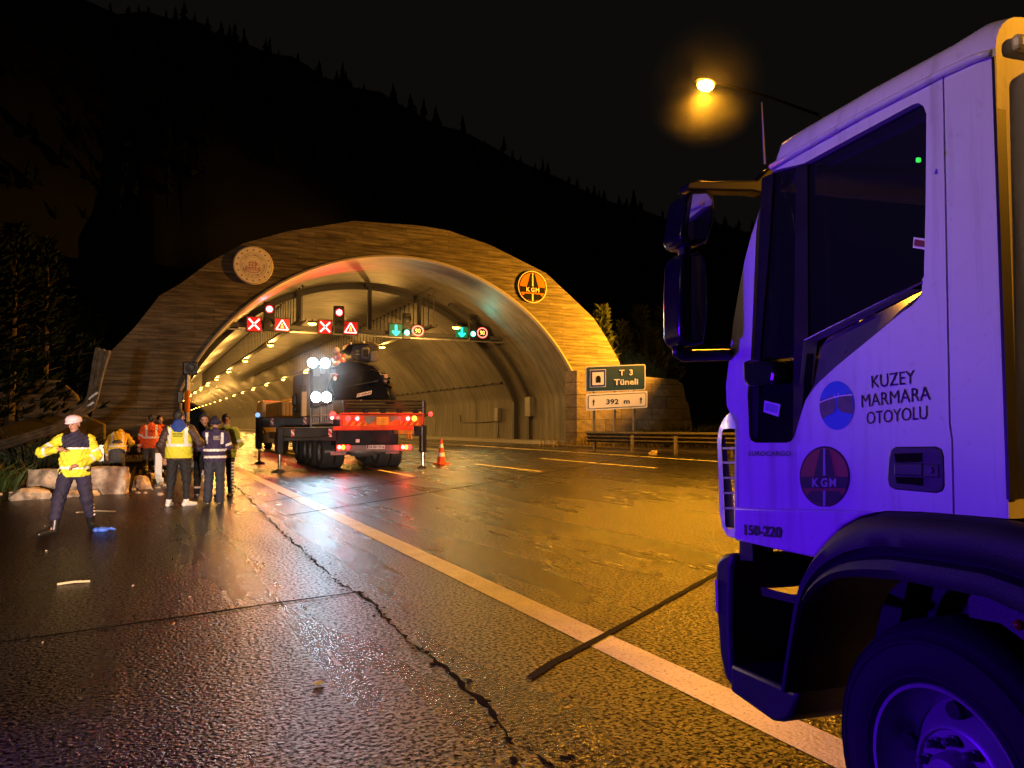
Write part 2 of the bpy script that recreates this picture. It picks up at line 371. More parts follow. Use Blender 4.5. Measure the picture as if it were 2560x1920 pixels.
for a, b in zip(outer, outer[1:]):
    for k in range(12): dense.append((a[0] + (b[0] - a[0]) * k / 12, a[1] + (b[1] - a[1]) * k / 12))
dense.append(outer[-1]); dense = dense[::-1]
ai = arch(n=160); inn = []
cum = [0]
for a, b in zip(ai, ai[1:]): cum.append(cum[-1] + math.dist(a, b))
cd = [0]
for a, b in zip(dense, dense[1:]): cd.append(cd[-1] + math.dist(a, b))
for c_ in cd:
    t = c_ / cd[-1] * cum[-1]; k = min(max(0, int(np.searchsorted(cum, t)) - 1), len(ai) - 2); f = (t - cum[k]) / (cum[k + 1] - cum[k])
    inn.append((ai[k][0] + (ai[k + 1][0] - ai[k][0]) * f, ai[k][1] + (ai[k + 1][1] - ai[k][1]) * f))
fc = MB(); fc.strip([(x, PY + 1.2, z) for x, z in dense], [(x, PY, z) for x, z in dense], [(x, PY, z) for x, z in inn], [(x, PY + .02, z) for x, z in inn])
fc.build('portal_face', M_facade, tun)
rim = MB(); ro = arch(TR + .12); ri = arch(TR - .0)
rim.strip([(x, PY - .05, z) for x, z in ro], [(x, PY - .05, z) for x, z in ri], [(x, PY + .3, z) for x, z in arch(TR - .03)]); rim.build('portal_rim', mat('rim_concrete', (0.3, 0.28, 0.25), .6), tun)
js = mat('joint_seal', (0.06, 0.055, 0.05), .7)
for y in [72 + 12 * k for k in range(16)]:
    b = MB(); b.strip(*[[(x, yy, z) for x, z in arch(TR - .02)] for yy in (y, y + .14)]); b.build('expansion_joint', js, tun)
def arc_duct(y, wd, r0, th, n0=0, n1=None, name='conduit', m=M_duct):
    a, b = arch(r0)[n0:n1], arch(r0 - th)[n0:n1]; mb = MB()
    mb.strip([(x, y, z) for x, z in a], [(x, y, z) for x, z in b], [(x, y + wd, z) for x, z in b], [(x, y + wd, z) for x, z in a]); return mb.build(name, m, tun)
arc_duct(62.3, .38, TR - .02, .42)
arc_duct(59.6, .34, TR - .02, .3, 0, 17)
for x in (10.9, 16.6, 20.9):
    zt = TC[1] + math.sqrt(TR ** 2 - (x - TC[0]) ** 2)
    MB().box((x, 62.2, (zt + 9) / 2), (.3, .3, zt - 9)).box((x, 62.2, zt - .12), (.8, .5, .24)).build('hanger_post', M_duct, tun)
bx = MB(); bx.box((30.15, 59.6, 3.1), (.5, .95, 1.7)); bx.build('junction_box', mat('box_grey', (0.2, 0.19, 0.17), .5), tun, bevel=.03)
bx = MB(); bx.box((30.2, 66.4, 2.5), (.4, .7, 1.25)); bx.build('emergency_phone_box', mat('box_grey', (0.2, 0.19, 0.17), .5), tun, bevel=.03)
MB().tube([(30.2, 66.4, 1.9), (30.2, 66.2, 1.2), (30.28, 66.6, .25)], .05).tube([(30.25, 66.5, 1.95), (30.25, 70, 1.8), (30.25, 76, 1.8), (30.25, 76.2, 2.6)], .045).build('cable', M_black, tun)
cb = MB(); zc = 5.35; xc = TC[0] + math.sqrt((TR - .06) ** 2 - (zc - TC[1]) ** 2)
cb.tube([(xc, y, zc) for y in range(64, 200, 4)], .06)
for y in range(64, 180, 2): cb.ball((xc, y, zc + .02), .13, 6, 4)
cb.build('wall_cable', M_black, tun)
# gantry across the mouth
gan = thing('signal_gantry', 'grey steel gantry beam spanning the tunnel mouth under the roof', 'gantry', (16, 58.4, 8.9))
MB().box((15.6, 58.5, 8.75), (22.6, .28, .3)).build('beam', M_duct, gan)
MB().box((15.6, 58.15, 8.38), (22.6, .1, .1)).build('service_rail', M_steel, gan)
# luminaire rows
YLAMP = emit('sodium_lamp', (1.0, 0.50, 0.05), 22.0)
proto = thing('tunnel_lamp', 'sodium tunnel lamp, first of the left row at the tunnel mouth', 'lamp', (0, 0, 0), 'sodium lamps hung in two rows in the tunnel')
MB().box((0, 0, .12), (.62, .36, .16)).box((0, 0, .25), (.1, .1, .15)).build('housing', M_dark, proto, bevel=.03)
MB().ball((0, 0, .02), (.30, .19, .11), 14, 8).build('diffuser', YLAMP, proto, smooth=True)
first = True
for row, X_, ys in (('left', 10.55, [54.9 + 20.1 * k for k in range(19)]), ('right', 20.55, [52.6 + 19.6 * k for k in range(19)])):
    for k, y in enumerate(ys):
        o = proto if first else copy_tree(proto)
        first = False
        o.location = (X_, y, 9.0 - (.35 if y < 60 else 0))
        o['label'] = ('sodium lamp nearest the mouth in the %s tunnel row, above the signals' % row) if k == 0 else ('second sodium lamp from the mouth in the %s tunnel row' % row) if k == 1 else ('third sodium lamp from the mouth in the %s tunnel row' % row) if k == 2 else 'small sodium lamp far down the %s row inside the tunnel' % row
        if k > 2: o['group'] = 'far sodium lamps of the %s tunnel row' % row
        ld = bpy.data.lights.get('tunnel_lamp_light') or bpy.data.lights.new('tunnel_lamp_light', 'POINT')
        ld.energy = 1050; ld.color = (1.0, 0.49, 0.10); ld.shadow_soft_size = .2
        lo = bpy.data.objects.new('lamp_glow', ld); col.objects.link(lo); lo.parent = o; lo.location = (0, 0, -.25)
# cable trays on hanger rods
rod_me = None
for row, X_, y0, n_ in (('left', 10.55, 58.6, 88), ('right', 20.55, 57.2, 88)):
    tr = thing('cable_tray', 'dark cable tray on thin rods above the %s lamp row' % row, 'cable tray', (X_, y0, 9.3), 'cable trays under the tunnel roof')
    MB().box((X_, y0 + 78, 9.32), (.5, 156, .07)).box((X_ - .25, y0 + 78, 9.38), (.03, 156, .16)).box((X_ + .25, y0 + 78, 9.38), (.03, 156, .16)).build('tray', M_duct, tr)
    zt = TC[1] + math.sqrt(TR ** 2 - (X_ - TC[0]) ** 2)
    for k in range(n_):
        y = y0 + .3 + 1.28 * k
        if rod_me is None:
            o = MB().cyl((X_, y0, 9.3), (X_, y0, zt), .035, n=6).cyl((X_, y0, zt - .1), (X_, y0, zt), .12, n=6).build('hanger_rod', M_duct, tr); rod_me = o.data
        else: o = bpy.data.objects.new('hanger_rod', rod_me); col.objects.link(o); o.parent = tr
        o.location = (0, y - y0, 0)

# ------------------------------------------------------------------ hill, woods and retaining walls
ridge = [at(x, y, 150) for x, y in [(-700, -150), (-100, -60), (300, 20), (520, 70), (720, 150), (940, 235), (1060, 290), (1200, 352), (1350, 425), (1480, 485), (1650, 545), (1860, 570), (2300, 640), (3200, 760)]]
rx, rz = [p.x for p in ridge], [p.z for p in ridge]
oxs, ozs = [p[0] for p in outer], [p[1] for p in outer]
def base_h(x):
    if -3.4 < x < 34.6: return float(np.interp(x, oxs, ozs)) - .5
    d = (-3.4 - x) if x < 0 else (x - 34.6)
    return -.5 + min(7.0, .12 * d) if d > 0 else 0
def hill_h(x, y):
    t = min(1.0, max(0.0, (y - 80) / 70)); t = t ** .9
    b = base_h(x)
    return b + (float(np.interp(x, rx, rz)) - b) * t + (.7 * math.sin(x * .31 + y * .17) + .5 * math.sin(x * .7 - y * .4)) * min(1, t * 4)
hb = MB(); xs = sorted(set([-90 + 6 * k for k in range(60)] + [-3.4, 34.6, -3.3, 34.5] + [p[0] for p in outer])); ysl = [52.3, 54, 57, 61, 66, 72, 80, 90, 102, 116, 132, 150, 200]
hb.strip(*[[(x, y, hill_h(x, min(y, 150)) - (6 if y > 150 else 0)) for x in xs] for y in ysl])
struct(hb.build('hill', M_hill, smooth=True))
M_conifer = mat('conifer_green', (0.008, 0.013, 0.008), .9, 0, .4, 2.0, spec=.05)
M_bark = mat('bark', (0.05, 0.036, 0.024), .85, bmp=.6, bs=14)
fw = MB()
for k in range(900):
    x = random.uniform(-85, 215); y = random.uniform(98, 152); z = hill_h(x, y) - .4; h = random.uniform(1.6, 4.6)
    for j in range(4):
        r_ = h * .26 * (1 - j / 4.4) * random.uniform(.75, 1.2); z0 = z + h * (.1 + .21 * j); n_ = 7
        ring = [(x + r_ * random.uniform(.6, 1.25) * math.cos(6.283 * q / n_), y + r_ * random.uniform(.6, 1.25) * math.sin(6.283 * q / n_), z0 + random.uniform(-.1, .1) * h) for q in range(n_)]
        fw.add(ring + [(x + random.uniform(-.1, .1), y, z0 + h * .34)], [(q, (q + 1) % n_, n_) for q in range(n_)])
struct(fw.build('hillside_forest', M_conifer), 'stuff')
def conifer(x, y, h, rad, label, dens=1.0, leafmat=None, z=0.0, group=None, col_=False):
    t = thing('conifer_tree', label, 'tree', (x, y, z), group)
    tk = MB(); tk.tube([(x, y, z - .2), (x + .05, y, z + h * .4), (x, y, z + h * .95)], [h * .024, h * .017, h * .004])
    cr = MB(); n_ = int(620 * dens)
    for k in range(n_):
        u = random.random() ** .75; zz = h * (.06 + .92 * u); prof = rad * ((1 - u) ** .75 * (1.0 if not col_ else .8) + .05) * (1 + .28 * math.sin(u * 17 + x) )
        an = random.uniform(0, 6.283); rr = prof * random.uniform(.35, 1.08)
        c = Vector((x + rr * math.cos(an), y + rr * math.sin(an), z + zz)); L_ = random.uniform(.28, .62) * (h / 6) ** .5
        d = Vector((math.cos(an), math.sin(an), random.uniform(.25, 1.2))).normalized(); s_ = d.orthogonal().normalized() * L_ * .17
        q = d.cross(s_).normalized() * L_ * .17
        if k % 9 == 0: tk.tube([(x, y, z + zz * .9), tuple(c)], [.03, .012], 4)
        e = c + d * L_
        cr.add([c - d * L_ * .3, c + s_, e, c - s_], [(0, 1, 2, 3)]); cr.add([c - d * L_ * .3, c + q, e, c - q], [(0, 1, 2, 3)])
        for sg in (-1, 1):
            d2 = (d + s_.normalized() * sg * .9).normalized(); e2 = c + d2 * L_ * .65; w2 = d2.orthogonal().normalized() * L_ * .1
            cr.add([c, c + d2 * L_ * .3 + w2, e2, c + d2 * L_ * .3 - w2], [(0, 1, 2, 3)])
    cr.build('crown', leafmat or M_conifer, t); tk.build('trunk', M_bark, t); return t
M_cyp = mat('cypress_green', (0.055, 0.075, 0.026), .75, 0, .5, 1.5)
for (px, py, Y, rad, lab) in ((1505, 770, 55.0, 1.7, 'slim young conifer close against the right edge of the portal'), (1555, 808, 56.5, 1.8, 'low shaggy conifer second from the portal above the green sign'),
                         (1602, 768, 57.5, 2.3, 'tall feathery conifer in the middle of the clump right of the portal'), (1656, 772, 58.0, 2.0, 'tall conifer at the far right end of the clump beside the truck mirror'),
                         (1630, 830, 54.5, 2.2, 'bushy low conifer at the front of the clump over the stone wall')):
    p = at(px, py, Y); conifer(p.x, Y, p.z, rad, lab, 1.25, M_cyp, 0.2, 'conifers beside the portal')
for (px, py, Y, rad, lab) in ((40, 560, 46, 2.6, 'dark conifer at the left edge of the view on the slope'), (120, 590, 50, 2.6, 'dark conifer second from the left edge behind the bent rail'), (-40, 540, 44, 2.6, 'dark conifer cut off by the left frame edge'), (205, 700, 54, 2.2, 'small dark conifer nearest the left flank of the portal')):
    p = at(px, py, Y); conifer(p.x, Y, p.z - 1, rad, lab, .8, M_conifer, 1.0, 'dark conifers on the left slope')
# retaining walls of stone blocks
def stone_wall(px, Y, name, label, depth=2.0, rows=None):
    P_ = [at(x, y, Y) for x, y in px]; t = MB(); t.prism([(p.x, Y, p.z) for p in P_], [(p.x, Y + depth, p.z) for p in P_])
    return tag(t.build(name, M_stone, bevel=.08), label, 'wall')
stone_wall([(1440, 1120), (1440, 925), (1560, 935), (1614, 942), (1690, 948), (1708, 960), (1716, 1000), (1722, 1010), (1742, 1125)], 50.2, 'stone_retaining_wall', 'stepped stone block retaining wall behind the green tunnel sign', 1.7)
stone_wall([(-220, 1140), (-220, 952), (60, 948), (150, 950), (190, 985), (215, 1040), (262, 1060), (262, 1125)], 49.0, 'stone_retaining_wall', 'dim stone block retaining wall on the left behind the bent guardrail', 1.7)

# ------------------------------------------------------------------ round emblems on the portal
def disc(mb, f, u0, v0, r0, n=40, ru=None): mb.poly([f(u0 + (ru or r0) * math.cos(6.28319 * k / n), v0 + r0 * math.sin(6.28319 * k / n)) for k in range(n)])
def ring(mb, f, r0, r1, n=48, u0=0, v0=0, a0=0, a1=6.28319):
    A = [a0 + (a1 - a0) * k / n for k in range(n + 1)]
    mb.strip([f(u0 + r0 * math.cos(a), v0 + r0 * math.sin(a)) for a in A], [f(u0 + r1 * math.cos(a), v0 + r1 * math.sin(a)) for a in A])
def seg_(mb, f, a, b, wd):
    d = Vector((b[0] - a[0], b[1] - a[1])).normalized(); n_ = Vector((-d.y, d.x)) * wd / 2
    mb.poly([f(a[0] + n_.x, a[1] + n_.y), f(b[0] + n_.x, b[1] + n_.y), f(b[0] - n_.x, b[1] - n_.y), f(a[0] - n_.x, a[1] - n_.y)])
def star(mb, f, cx, cy, r_, rot=0, pts_=5):
    mb.poly([f(cx + (r_ if k % 2 == 0 else r_ * .42) * math.sin(rot + math.pi * k / pts_), cy + (r_ if k % 2 == 0 else r_ * .42) * math.cos(rot + math.pi * k / pts_)) for k in range(2 * pts_)])
def ring_text(mb, f, s, rad, h, a_mid, step, wch, flip=False):
    n = len(s)
    for i, ch in enumerate(s):
        if ch == ' ': continue
        a = a_mid + ((i - (n - 1) / 2) * step) * (1 if flip else -1)
        ca, sa = math.cos(a), math.sin(a); tx, ty = (sa, -ca) if not flip else (-sa, ca); nx, ny = (ca, sa) if not flip else (-ca, -sa)
        put_text(mb, ch, lambda u, v, ca=ca, sa=sa, tx=tx, ty=ty, nx=nx, ny=ny: f(ca * rad + tx * (u - .5) * wch + nx * (v - .5) * h, sa * rad + ty * (u - .5) * wch + ny * (v - .5) * h), .01)
M_signwhite = mat('sign_white', (0.86, 0.82, 0.78), .9, var=.05, spec=.06)
M_signred = mat('emblem_red', (0.45, 0.03, 0.04), .9, var=.05, spec=.06)
M_signgrey = mat('emblem_grey', (0.25, 0.17, 0.16), .9, var=.05, spec=.06)
EC, ER = at(633, 664, PY), 1.22
em = thing('ministry_emblem', 'round white emblem with stars and a red globe on the portal', 'emblem', (EC.x, PY, EC.z))
fe = lambda lay: (lambda u, v: (EC.x + u * ER, PY - .12 - lay * .004, EC.z + v * ER))
MB().lathe((EC.x, PY - .005, EC.z), (0, -1, 0), [(0, .11), (ER * .98, .11), (ER, .09), (ER, 0)], 48).build('plate', M_signwhite, em)
b = MB(); ring(b, fe(0), .97, .95); ring(b, fe(0), .665, .65); ring(b, fe(0), .44, .43)
for k in range(16): star(b, fe(0), .81 * math.sin(k * math.pi / 8), .81 * math.cos(k * math.pi / 8), .065, k * math.pi / 8)
ring_text(b, fe(0), 'TÜRKİYE CUMHURİYETİ', .545, .085, math.pi / 2, .115, .055)
ring_text(b, fe(0), 'ULAŞTIRMA VE ALTYAPI BAKANLIĞI', .545, .085, -math.pi / 2, .115, .055, True)
b.build('ring_lettering', M_signgrey, em)
b = MB()
for k, ux in enumerate((-.14, -.05, .04)): b.strip([fe(1)(ux + .045 - .12 * math.cos(t) * (1 - k * .6), .24 * math.sin(t)) for t in np.linspace(-1.4, 1.4, 12)], [fe(1)(ux + .07 - .12 * math.cos(t) * (1 - k * .6), .24 * math.sin(t)) for t in np.linspace(-1.4, 1.4, 12)])
for vy in (-.12, 0, .12): seg_(b, fe(1), (-.24, vy), (.12, vy), .025)
for k in range(3): b.strip([fe(1)(-.02 + (.36 + .02 * k) * math.cos(t), -.02 - .07 * k + (.2 + .02 * k) * math.sin(t)) for t in np.linspace(3.3, 6.1, 16)], [fe(1)(-.02 + (.34 + .02 * k) * math.cos(t), -.0 - .07 * k + (.2 + .02 * k) * math.sin(t)) for t in np.linspace(3.3, 6.1, 16)])
b.strip([fe(1)(.2 + .075 * math.cos(t), .07 + .075 * math.sin(t)) for t in np.linspace(.7, 5.6, 16)], [fe(1)(.215 + .055 * math.cos(t), .07 + .055 * math.sin(t)) for t in np.linspace(.7, 5.6, 16)])
star(b, fe(1), .29, .07, .035)
b.build('globe_mark', M_signred, em)
M_orange = mat('badge_orange', (0.62, 0.17, 0.02), .9, var=.05, spec=.06)
M_badgeblk = mat('badge_black', (0.012, 0.012, 0.012), .9, var=.05, spec=.06)
M_cream = mat('badge_cream', (0.75, 0.68, 0.5), .9, var=.05, spec=.06)
M_decalred = mat('badge_brown_red', (0.34, 0.055, 0.03), .45, var=.05)
M_decalblk = mat('badge_dark', (0.03, 0.016, 0.03), .4, var=.05)
def highway_badge(f, parent, m_or, m_bk, m_cr, cut=-1.0):
    """f(layer)(u, v): orange disc with a black road, a lettered band and a lower road piece"""
    n = 64
    def clip(u, v): return (u, max(v, cut))
    A = [6.28319 * k / n for k in range(n)]
    def dd(r_, lay): 
        mb = MB(); mb.poly([f(lay)(*clip(r_ * math.cos(a), r_ * math.sin(a))) for a in A]); return mb
    dd(1.0, 0).build('border', m_bk, parent); dd(.93, 1).build('field', m_or, parent)
    b = MB(); b.poly([f(2)(*p) for p in [(-.17, .9), (.17, .9), (.45, -.1), (-.45, -.1)]])
    c0, s0 = math.cos(math.asin(.02)), .02
    b.poly([f(2.4)(*p) for p in [(-.93, .0), (.93, .0), (.86, -.38), (-.86, -.38)]])
    for sg in (-1, 1): b.poly([f(2)(*clip(*p)) for p in [(sg * .06, -.46), (sg * .56, -.46), (sg * .72, -.62), (sg * .5, -.8), (sg * .06, -.93)]])
    b.build('road_mark', m_bk, parent)
    c = MB(); c.poly([f(3)(*p) for p in [(-.035, .92), (.035, .92), (.05, .04), (-.05, .04)]])
    c.poly([f(3)(*clip(*p)) for p in [(-.05, -.46), (.05, -.46), (.05, -.95), (-.05, -.95)]])
    for i, ch in enumerate('KGM'): put_text(c, ch, lambda u, v, i=i: f(4)(-.47 + i * .34 + u * .27, -.335 + v * .29), .03)
    c.build('lettering', m_cr, parent)
KC, KR = at(1330, 718, PY), 1.17
kg = thing('highway_emblem', 'round black and orange KGM road emblem on the right of the portal', 'emblem', (KC.x, PY, KC.z))
MB().lathe((KC.x, PY - .005, KC.z), (0, -1, 0), [(0, .1), (KR, .1), (KR * 1.03, .1), (KR * 1.03, 0)], 48).build('plate', M_cream, kg)
highway_badge(lambda lay: (lambda u, v: (KC.x + u * KR * .97, PY - .112 - lay * .004, KC.z + v * KR * .97)), kg, M_orange, M_badgeblk, M_cream)

# ------------------------------------------------------------------ signals on the gantry
GY = 58.0
RED, GRN = (1.0, 0.012, 0.03), (0.0, 0.85, 0.55)
E_redcore = emit('red_core', (1.0, 0.42, 0.36), 4.0); E_red = emit('red_glow', RED, 1.6); E_redbloom = emit('red_panel_bloom', (1.0, 0.0, 0.03), .09)  # wide red strokes and faint panel faces paint the bloom round the signals
E_redlens = emit('red_lens', (1.0, 0.02, 0.03), 5.0); E_redhot = emit('red_lens_hot', (1.0, 0.45, 0.4), 9.0)
E_grn = emit('green_led', (0.01, 0.85, 0.72), 2.6); E_grnlens = emit('green_lens', (0.0, .8, .5), 2.2); E_grnhot = emit('green_hot', (.55, 1, .95), 9.0)
E_yel = emit('yellow_led', (1.0, .62, .12), 2.2); E_grnpan = emit('green_panel', (0, .5, .42), .03)
def gp(x, y, dy=0.0): p = at(*c3(x, y), GY); return Vector((p.x, GY + dy, p.z))
def led_panel(name, label, x0, y0, x1, y1, group=None):
    a, b_ = gp(x0, y0), gp(x1, y1); t = thing(name, label, 'signal', ((a.x + b_.x) / 2, GY, (a.z + b_.z) / 2), group)
    MB().box(((a.x + b_.x) / 2, GY + .16, (a.z + b_.z) / 2), (b_.x - a.x + .1, .26, a.z - b_.z + .1)).build('housing', M_black, t, bevel=.03)
    f = lambda lay: (lambda u, v: ((a.x + b_.x) / 2 + u * (b_.x - a.x) / 2, GY + .024 - lay * .006, (a.z + b_.z) / 2 + v * (a.z - b_.z) / 2))
    return t, f
def xs(x0, y0, x1, y1, lab):
    t, f = led_panel('lane_signal', lab, x0, y0, x1, y1, 'lane signals on the gantry')
    b = MB(); b.poly([f(0)(-.98, -.98), f(0)(.98, -.98), f(0)(.98, .98), f(0)(-.98, .98)]); b.build('panel', E_redbloom, t)  # faint red face emission paints in the bloom round the cross
    b = MB(); seg_(b, f(1), (-.76, -.76), (.76, .76), .42); seg_(b, f(1.4), (-.76, .76), (.76, -.76), .42); b.build('cross_glow', E_red, t)
    b = MB(); seg_(b, f(2), (-.74, -.74), (-.1, -.1), .24); seg_(b, f(2), (.1, .1), (.74, .74), .24); seg_(b, f(2.3), (-.74, .74), (-.1, .1), .24); seg_(b, f(2.3), (.1, -.1), (.74, -.74), .24)
    b.build('cross', E_redcore, t)
xs(172, 572, 278, 684, 'leftmost red cross lane signal on the gantry'); xs(708, 597, 805, 702, 'red cross lane signal right of the middle lamp, above the work lights')
def tri(x0, y0, x1, y1, lab):
    t, f = led_panel('warning_sign', lab, x0, y0, x1, y1, 'illuminated warning triangles on the gantry')
    b = MB(); b.poly([f(0)(-.98, -.98), f(0)(.98, -.98), f(0)(.98, .98), f(0)(-.98, .98)]); b.build('panel', E_redbloom, t)  # faint red face emission, painted bloom round the triangle
    T = [(-.8, -.72), (.8, -.72), (0, .82)]
    b = MB()
    for p, q in zip(T, T[1:] + T[:1]): seg_(b, f(1), p, q, .36)
    b.build('triangle_glow', E_red, t)
    b = MB()
    for i, (p, q) in enumerate(zip(T, T[1:] + T[:1])): seg_(b, f(2 + .3 * i), p, q, .17)
    b.build('triangle', E_redcore, t)
    b = MB(); b.poly([f(2)(*p) for p in [(-.2, -.5), (.2, -.5), (.08, .25), (-.08, .25)]]); b.build('bars', E_yel, t)
    b = MB(); b.poly([f(3)(*p) for p in [(-.05, -.5), (.05, -.5), (.03, .1), (-.03, .1)]]); b.build('gap', M_black, t)
tri(380, 585, 490, 685, 'left glowing warning triangle beside the leftmost red cross'); tri(893, 608, 1000, 708, 'right glowing warning triangle above the crane wreck')
def arrow(x0, y0, x1, y1, lab):
    t, f = led_panel('lane_signal', lab, x0, y0, x1, y1, 'lane signals on the gantry')
    b = MB(); b.poly([f(0)(-.98, -.98), f(0)(.98, -.98), f(0)(.98, .98), f(0)(-.98, .98)]); b.build('panel', E_grnpan, t)
    b = MB(); seg_(b, f(1), (0, .85), (0, -.5), .34); seg_(b, f(1.3), (-.55, -.15), (.02, -.8), .3); seg_(b, f(1.6), (.55, -.15), (-.02, -.8), .3); b.build('arrow', E_grn, t)
arrow(1237, 625, 1335, 722, 'green downward arrow lane signal left of the first 90 sign'); arrow(1735, 645, 1822, 732, 'rightmost green downward arrow lane signal on the gantry')
def lamp_head(x, ytop, ybot, wd, lit, lab):
    a, b_ = gp(x, ytop), gp(x, ybot); h = a.z - b_.z; t = thing('traffic_light', lab, 'traffic light', (a.x, GY, (a.z + b_.z) / 2), 'traffic lights on the gantry')
    wd = wd * .30; MB().box((a.x, GY + .12, (a.z + b_.z) / 2), (wd, .3, h)).build('housing', M_black, t, bevel=.04)
    n = 2
    for k in range(n):
        z = a.z - h * (k + .5) / n; r_ = min(wd * .42, h * .22); on = lit == k
        c = Vector((a.x, GY - .03, z))
        MB().ball(c + Vector((0, .03, 0)), (r_, .06, r_), 16, 8).build('lens', (E_redlens if k == 0 else E_grnlens) if on else M_dark, t, smooth=True)
        if on: MB().ball(c + Vector((0, -.02, 0)), (r_ * .62, .05, r_ * .62), 14, 8).build('bulb', E_redhot if k == 0 else E_grnhot, t, smooth=True)
        v = MB(); v.strip(*[[c + Vector((r_ * 1.12 * math.cos(q), yy, r_ * 1.12 * math.sin(q))) for q in np.linspace(-.1, 3.24, 14)] for yy in (-.02, -.22)]); v.build('visor', M_black, t)
    if lit == 0: light('signal_glow', 'SPOT', (0, -.45, h * .25), (1, .02, .03), 1500, (0, -10, h * .25 - .5), size=.12, spot=165, blend=.4, parent=t)
    else: light('signal_glow', 'SPOT', (0, -.45, -h * .25), (0, .9, .65), 160, (0, -10, -h * .25 - 1), size=.12, spot=160, blend=.4, parent=t)
lamp_head(340, 462, 682, 2.6, 0, 'leftmost traffic light with its red lamp lit, above the red cross'); lamp_head(861, 492, 692, 2.6, 0, 'second traffic light showing red, above the blue white work lights')
lamp_head(1367, 545, 742, 2.2, 1, 'third traffic light on the gantry showing green left of a 90 sign'); lamp_head(1861, 565, 748, 2.2, 1, 'rightmost traffic light on the gantry showing green')
def speed(x0, y0, x1, y1, lab):
    t, f = led_panel('speed_sign', lab, x0, y0, x1, y1, 'lit speed limit signs on the gantry')
    b = MB(); ring(b, f(1), 1.0, .72); b.build('ring_glow', E_red, t); b = MB(); ring(b, f(2), .92, .76); b.build('ring', emit('ring_core', (1, .3, .2), 2.4), t)
    b = MB(); put_text(b, '90', lambda u, v: f(1)(-.42 + u * .84, -.4 + v * .8), .02); b.build('digits', E_yel, t)
speed(1403, 634, 1496, 722, 'round lit 90 speed limit sign left of the right tunnel lamp'); speed(1890, 650, 1972, 737, 'rightmost round lit 90 speed limit sign at the gantry end')
# traffic light pole left of the mouth
PP = at(466, 1105, 45)
tp_ = thing('roadside_traffic_light', 'unlit black traffic light on an orange banded pole left of the mouth', 'traffic light', (PP.x, 45, 0))
zt_ = at(470, 935, 45).z
MB().cyl((PP.x, 45, -.05), (PP.x, 45, zt_), .13).build('pole', M_steel, tp_)
MB().cyl((PP.x, 45, 2.2), (PP.x, 45, zt_ - .9), .142).build('band', M_orange, tp_)
MB().box((PP.x + .1, 44.9, zt_ + .3), (.74, .4, .68)).build('backboard', M_black, tp_, bevel=.05)
MB().lathe((PP.x + .1, 44.68, zt_ + .3), (0, -1, 0), [(0, 0), (.22, .02), (.24, .06), (.24, .2), (.26, .2), (.26, 0)], 20).build('lens', M_dark, tp_)
MB().box((PP.x - .36, 45, 3.0), (.3, .3, .62)).build('control_box', M_black, tp_, bevel=.04)

# ------------------------------------------------------------------ green tunnel sign
SY = 46.0
M_green = mat('sign_green', (0.0, 0.05, 0.105), .4, var=.05); M_blue = mat('sign_blue', (0.02, 0.035, 0.25), .4, var=.05)
SCN = at(1541, 968, SY); sg_t = thing('tunnel_sign', 'green T 3 Tüneli sign above a white 392 m plate on grey posts', 'sign', (SCN.x, SY, 0))
def sf(lay): return lambda x, y: (lambda p: (p.x, SY - lay * .006, p.z))(at(*c4(x, y), SY))
def rrect(x0, y0, x1, y1, dy, r_, f):
    P_ = []
    for cx, cy, a0 in ((x1 - r_, y0 + r_, -90), (x1 - r_, y1 - r_, 0), (x0 + r_, y1 - r_, 90), (x0 + r_, y0 + r_, 180)):
        for k in range(5): a = R(a0 + 22.5 * k); x, y = cx + r_ * math.cos(a), cy + r_ * math.sin(a); P_.append(f(x, y + dy * (x - x0) / (x1 - x0)))
    return P_
def plate(name, x0, y0, x1, y1, dy, r_, lay, m, thick=0):
    f = sf(lay); P_ = rrect(x0, y0, x1, y1, dy, r_, f); mb = MB()
    if thick: mb.prism(P_, [(p[0], p[1] + thick, p[2]) for p in P_])
    else: mb.poly(P_)
    return mb.build(name, m, sg_t)
plate('green_board', 1180, 664, 1640, 862, -18, 16, 0, M_signwhite, .06); plate('green_field', 1187, 671, 1633, 855, -18, 12, 1, M_green)
plate('pictogram', 1211, 690, 1335, 826, -5, 2, 2, M_signwhite); plate('pictogram_border', 1215, 694, 1331, 822, -5, 2, 3, M_blue); plate('pictogram_field', 1230, 710, 1318, 808, -4, 2, 4, M_signwhite)
b = MB(); b.poly([sf(5)(x, y) for x, y in [(1258, 790), (1258, 752), (1263, 740), (1276, 733), (1289, 740), (1295, 752), (1295, 788)]]); b.build('tunnel_mark', M_badgeblk, sg_t)
b = MB()
put_text(b, 'T  3', lambda u, v: sf(3)(1437 + 105 * u, 735 - 4 * u - 45 * v), .03); put_text(b, 'Tüneli', lambda u, v: sf(3)(1396 + 186 * u, 808 - 5 * u - 46 * v), .025); b.build('lettering', M_signwhite, sg_t)
plate('white_plate', 1186, 874, 1655, 1004, -24, 8, 0, M_signwhite, .06); plate('plate_border', 1198, 886, 1645, 992, -22, 14, 1, M_badgeblk); plate('plate_field', 1203, 891, 1640, 987, -22, 12, 2, M_signwhite)
b = MB(); put_text(b, '392  m', lambda u, v: sf(3)(1338 + 180 * u, 956 - 6 * u - 40 * v), .02)
for ax, ay in ((1241, 938), (1604, 921)):
    b.poly([sf(3)(ax - 4, ay + 26), sf(3)(ax + 4, ay + 26), sf(3)(ax + 4, ay - 5), sf(3)(ax - 4, ay - 5)]); b.poly([sf(3.3)(ax - 10, ay - 2), sf(3.3)(ax + 10, ay - 2), sf(3.3)(ax, ay - 24)])
b.build('distance_lettering', M_badgeblk, sg_t)
for x in (1250, 1410, 1560): p = at(*c4(x, 900), SY); MB().box((p.x, SY + .16, 2.2), (.16, .14, 4.6)).build('post', M_steel, sg_t)

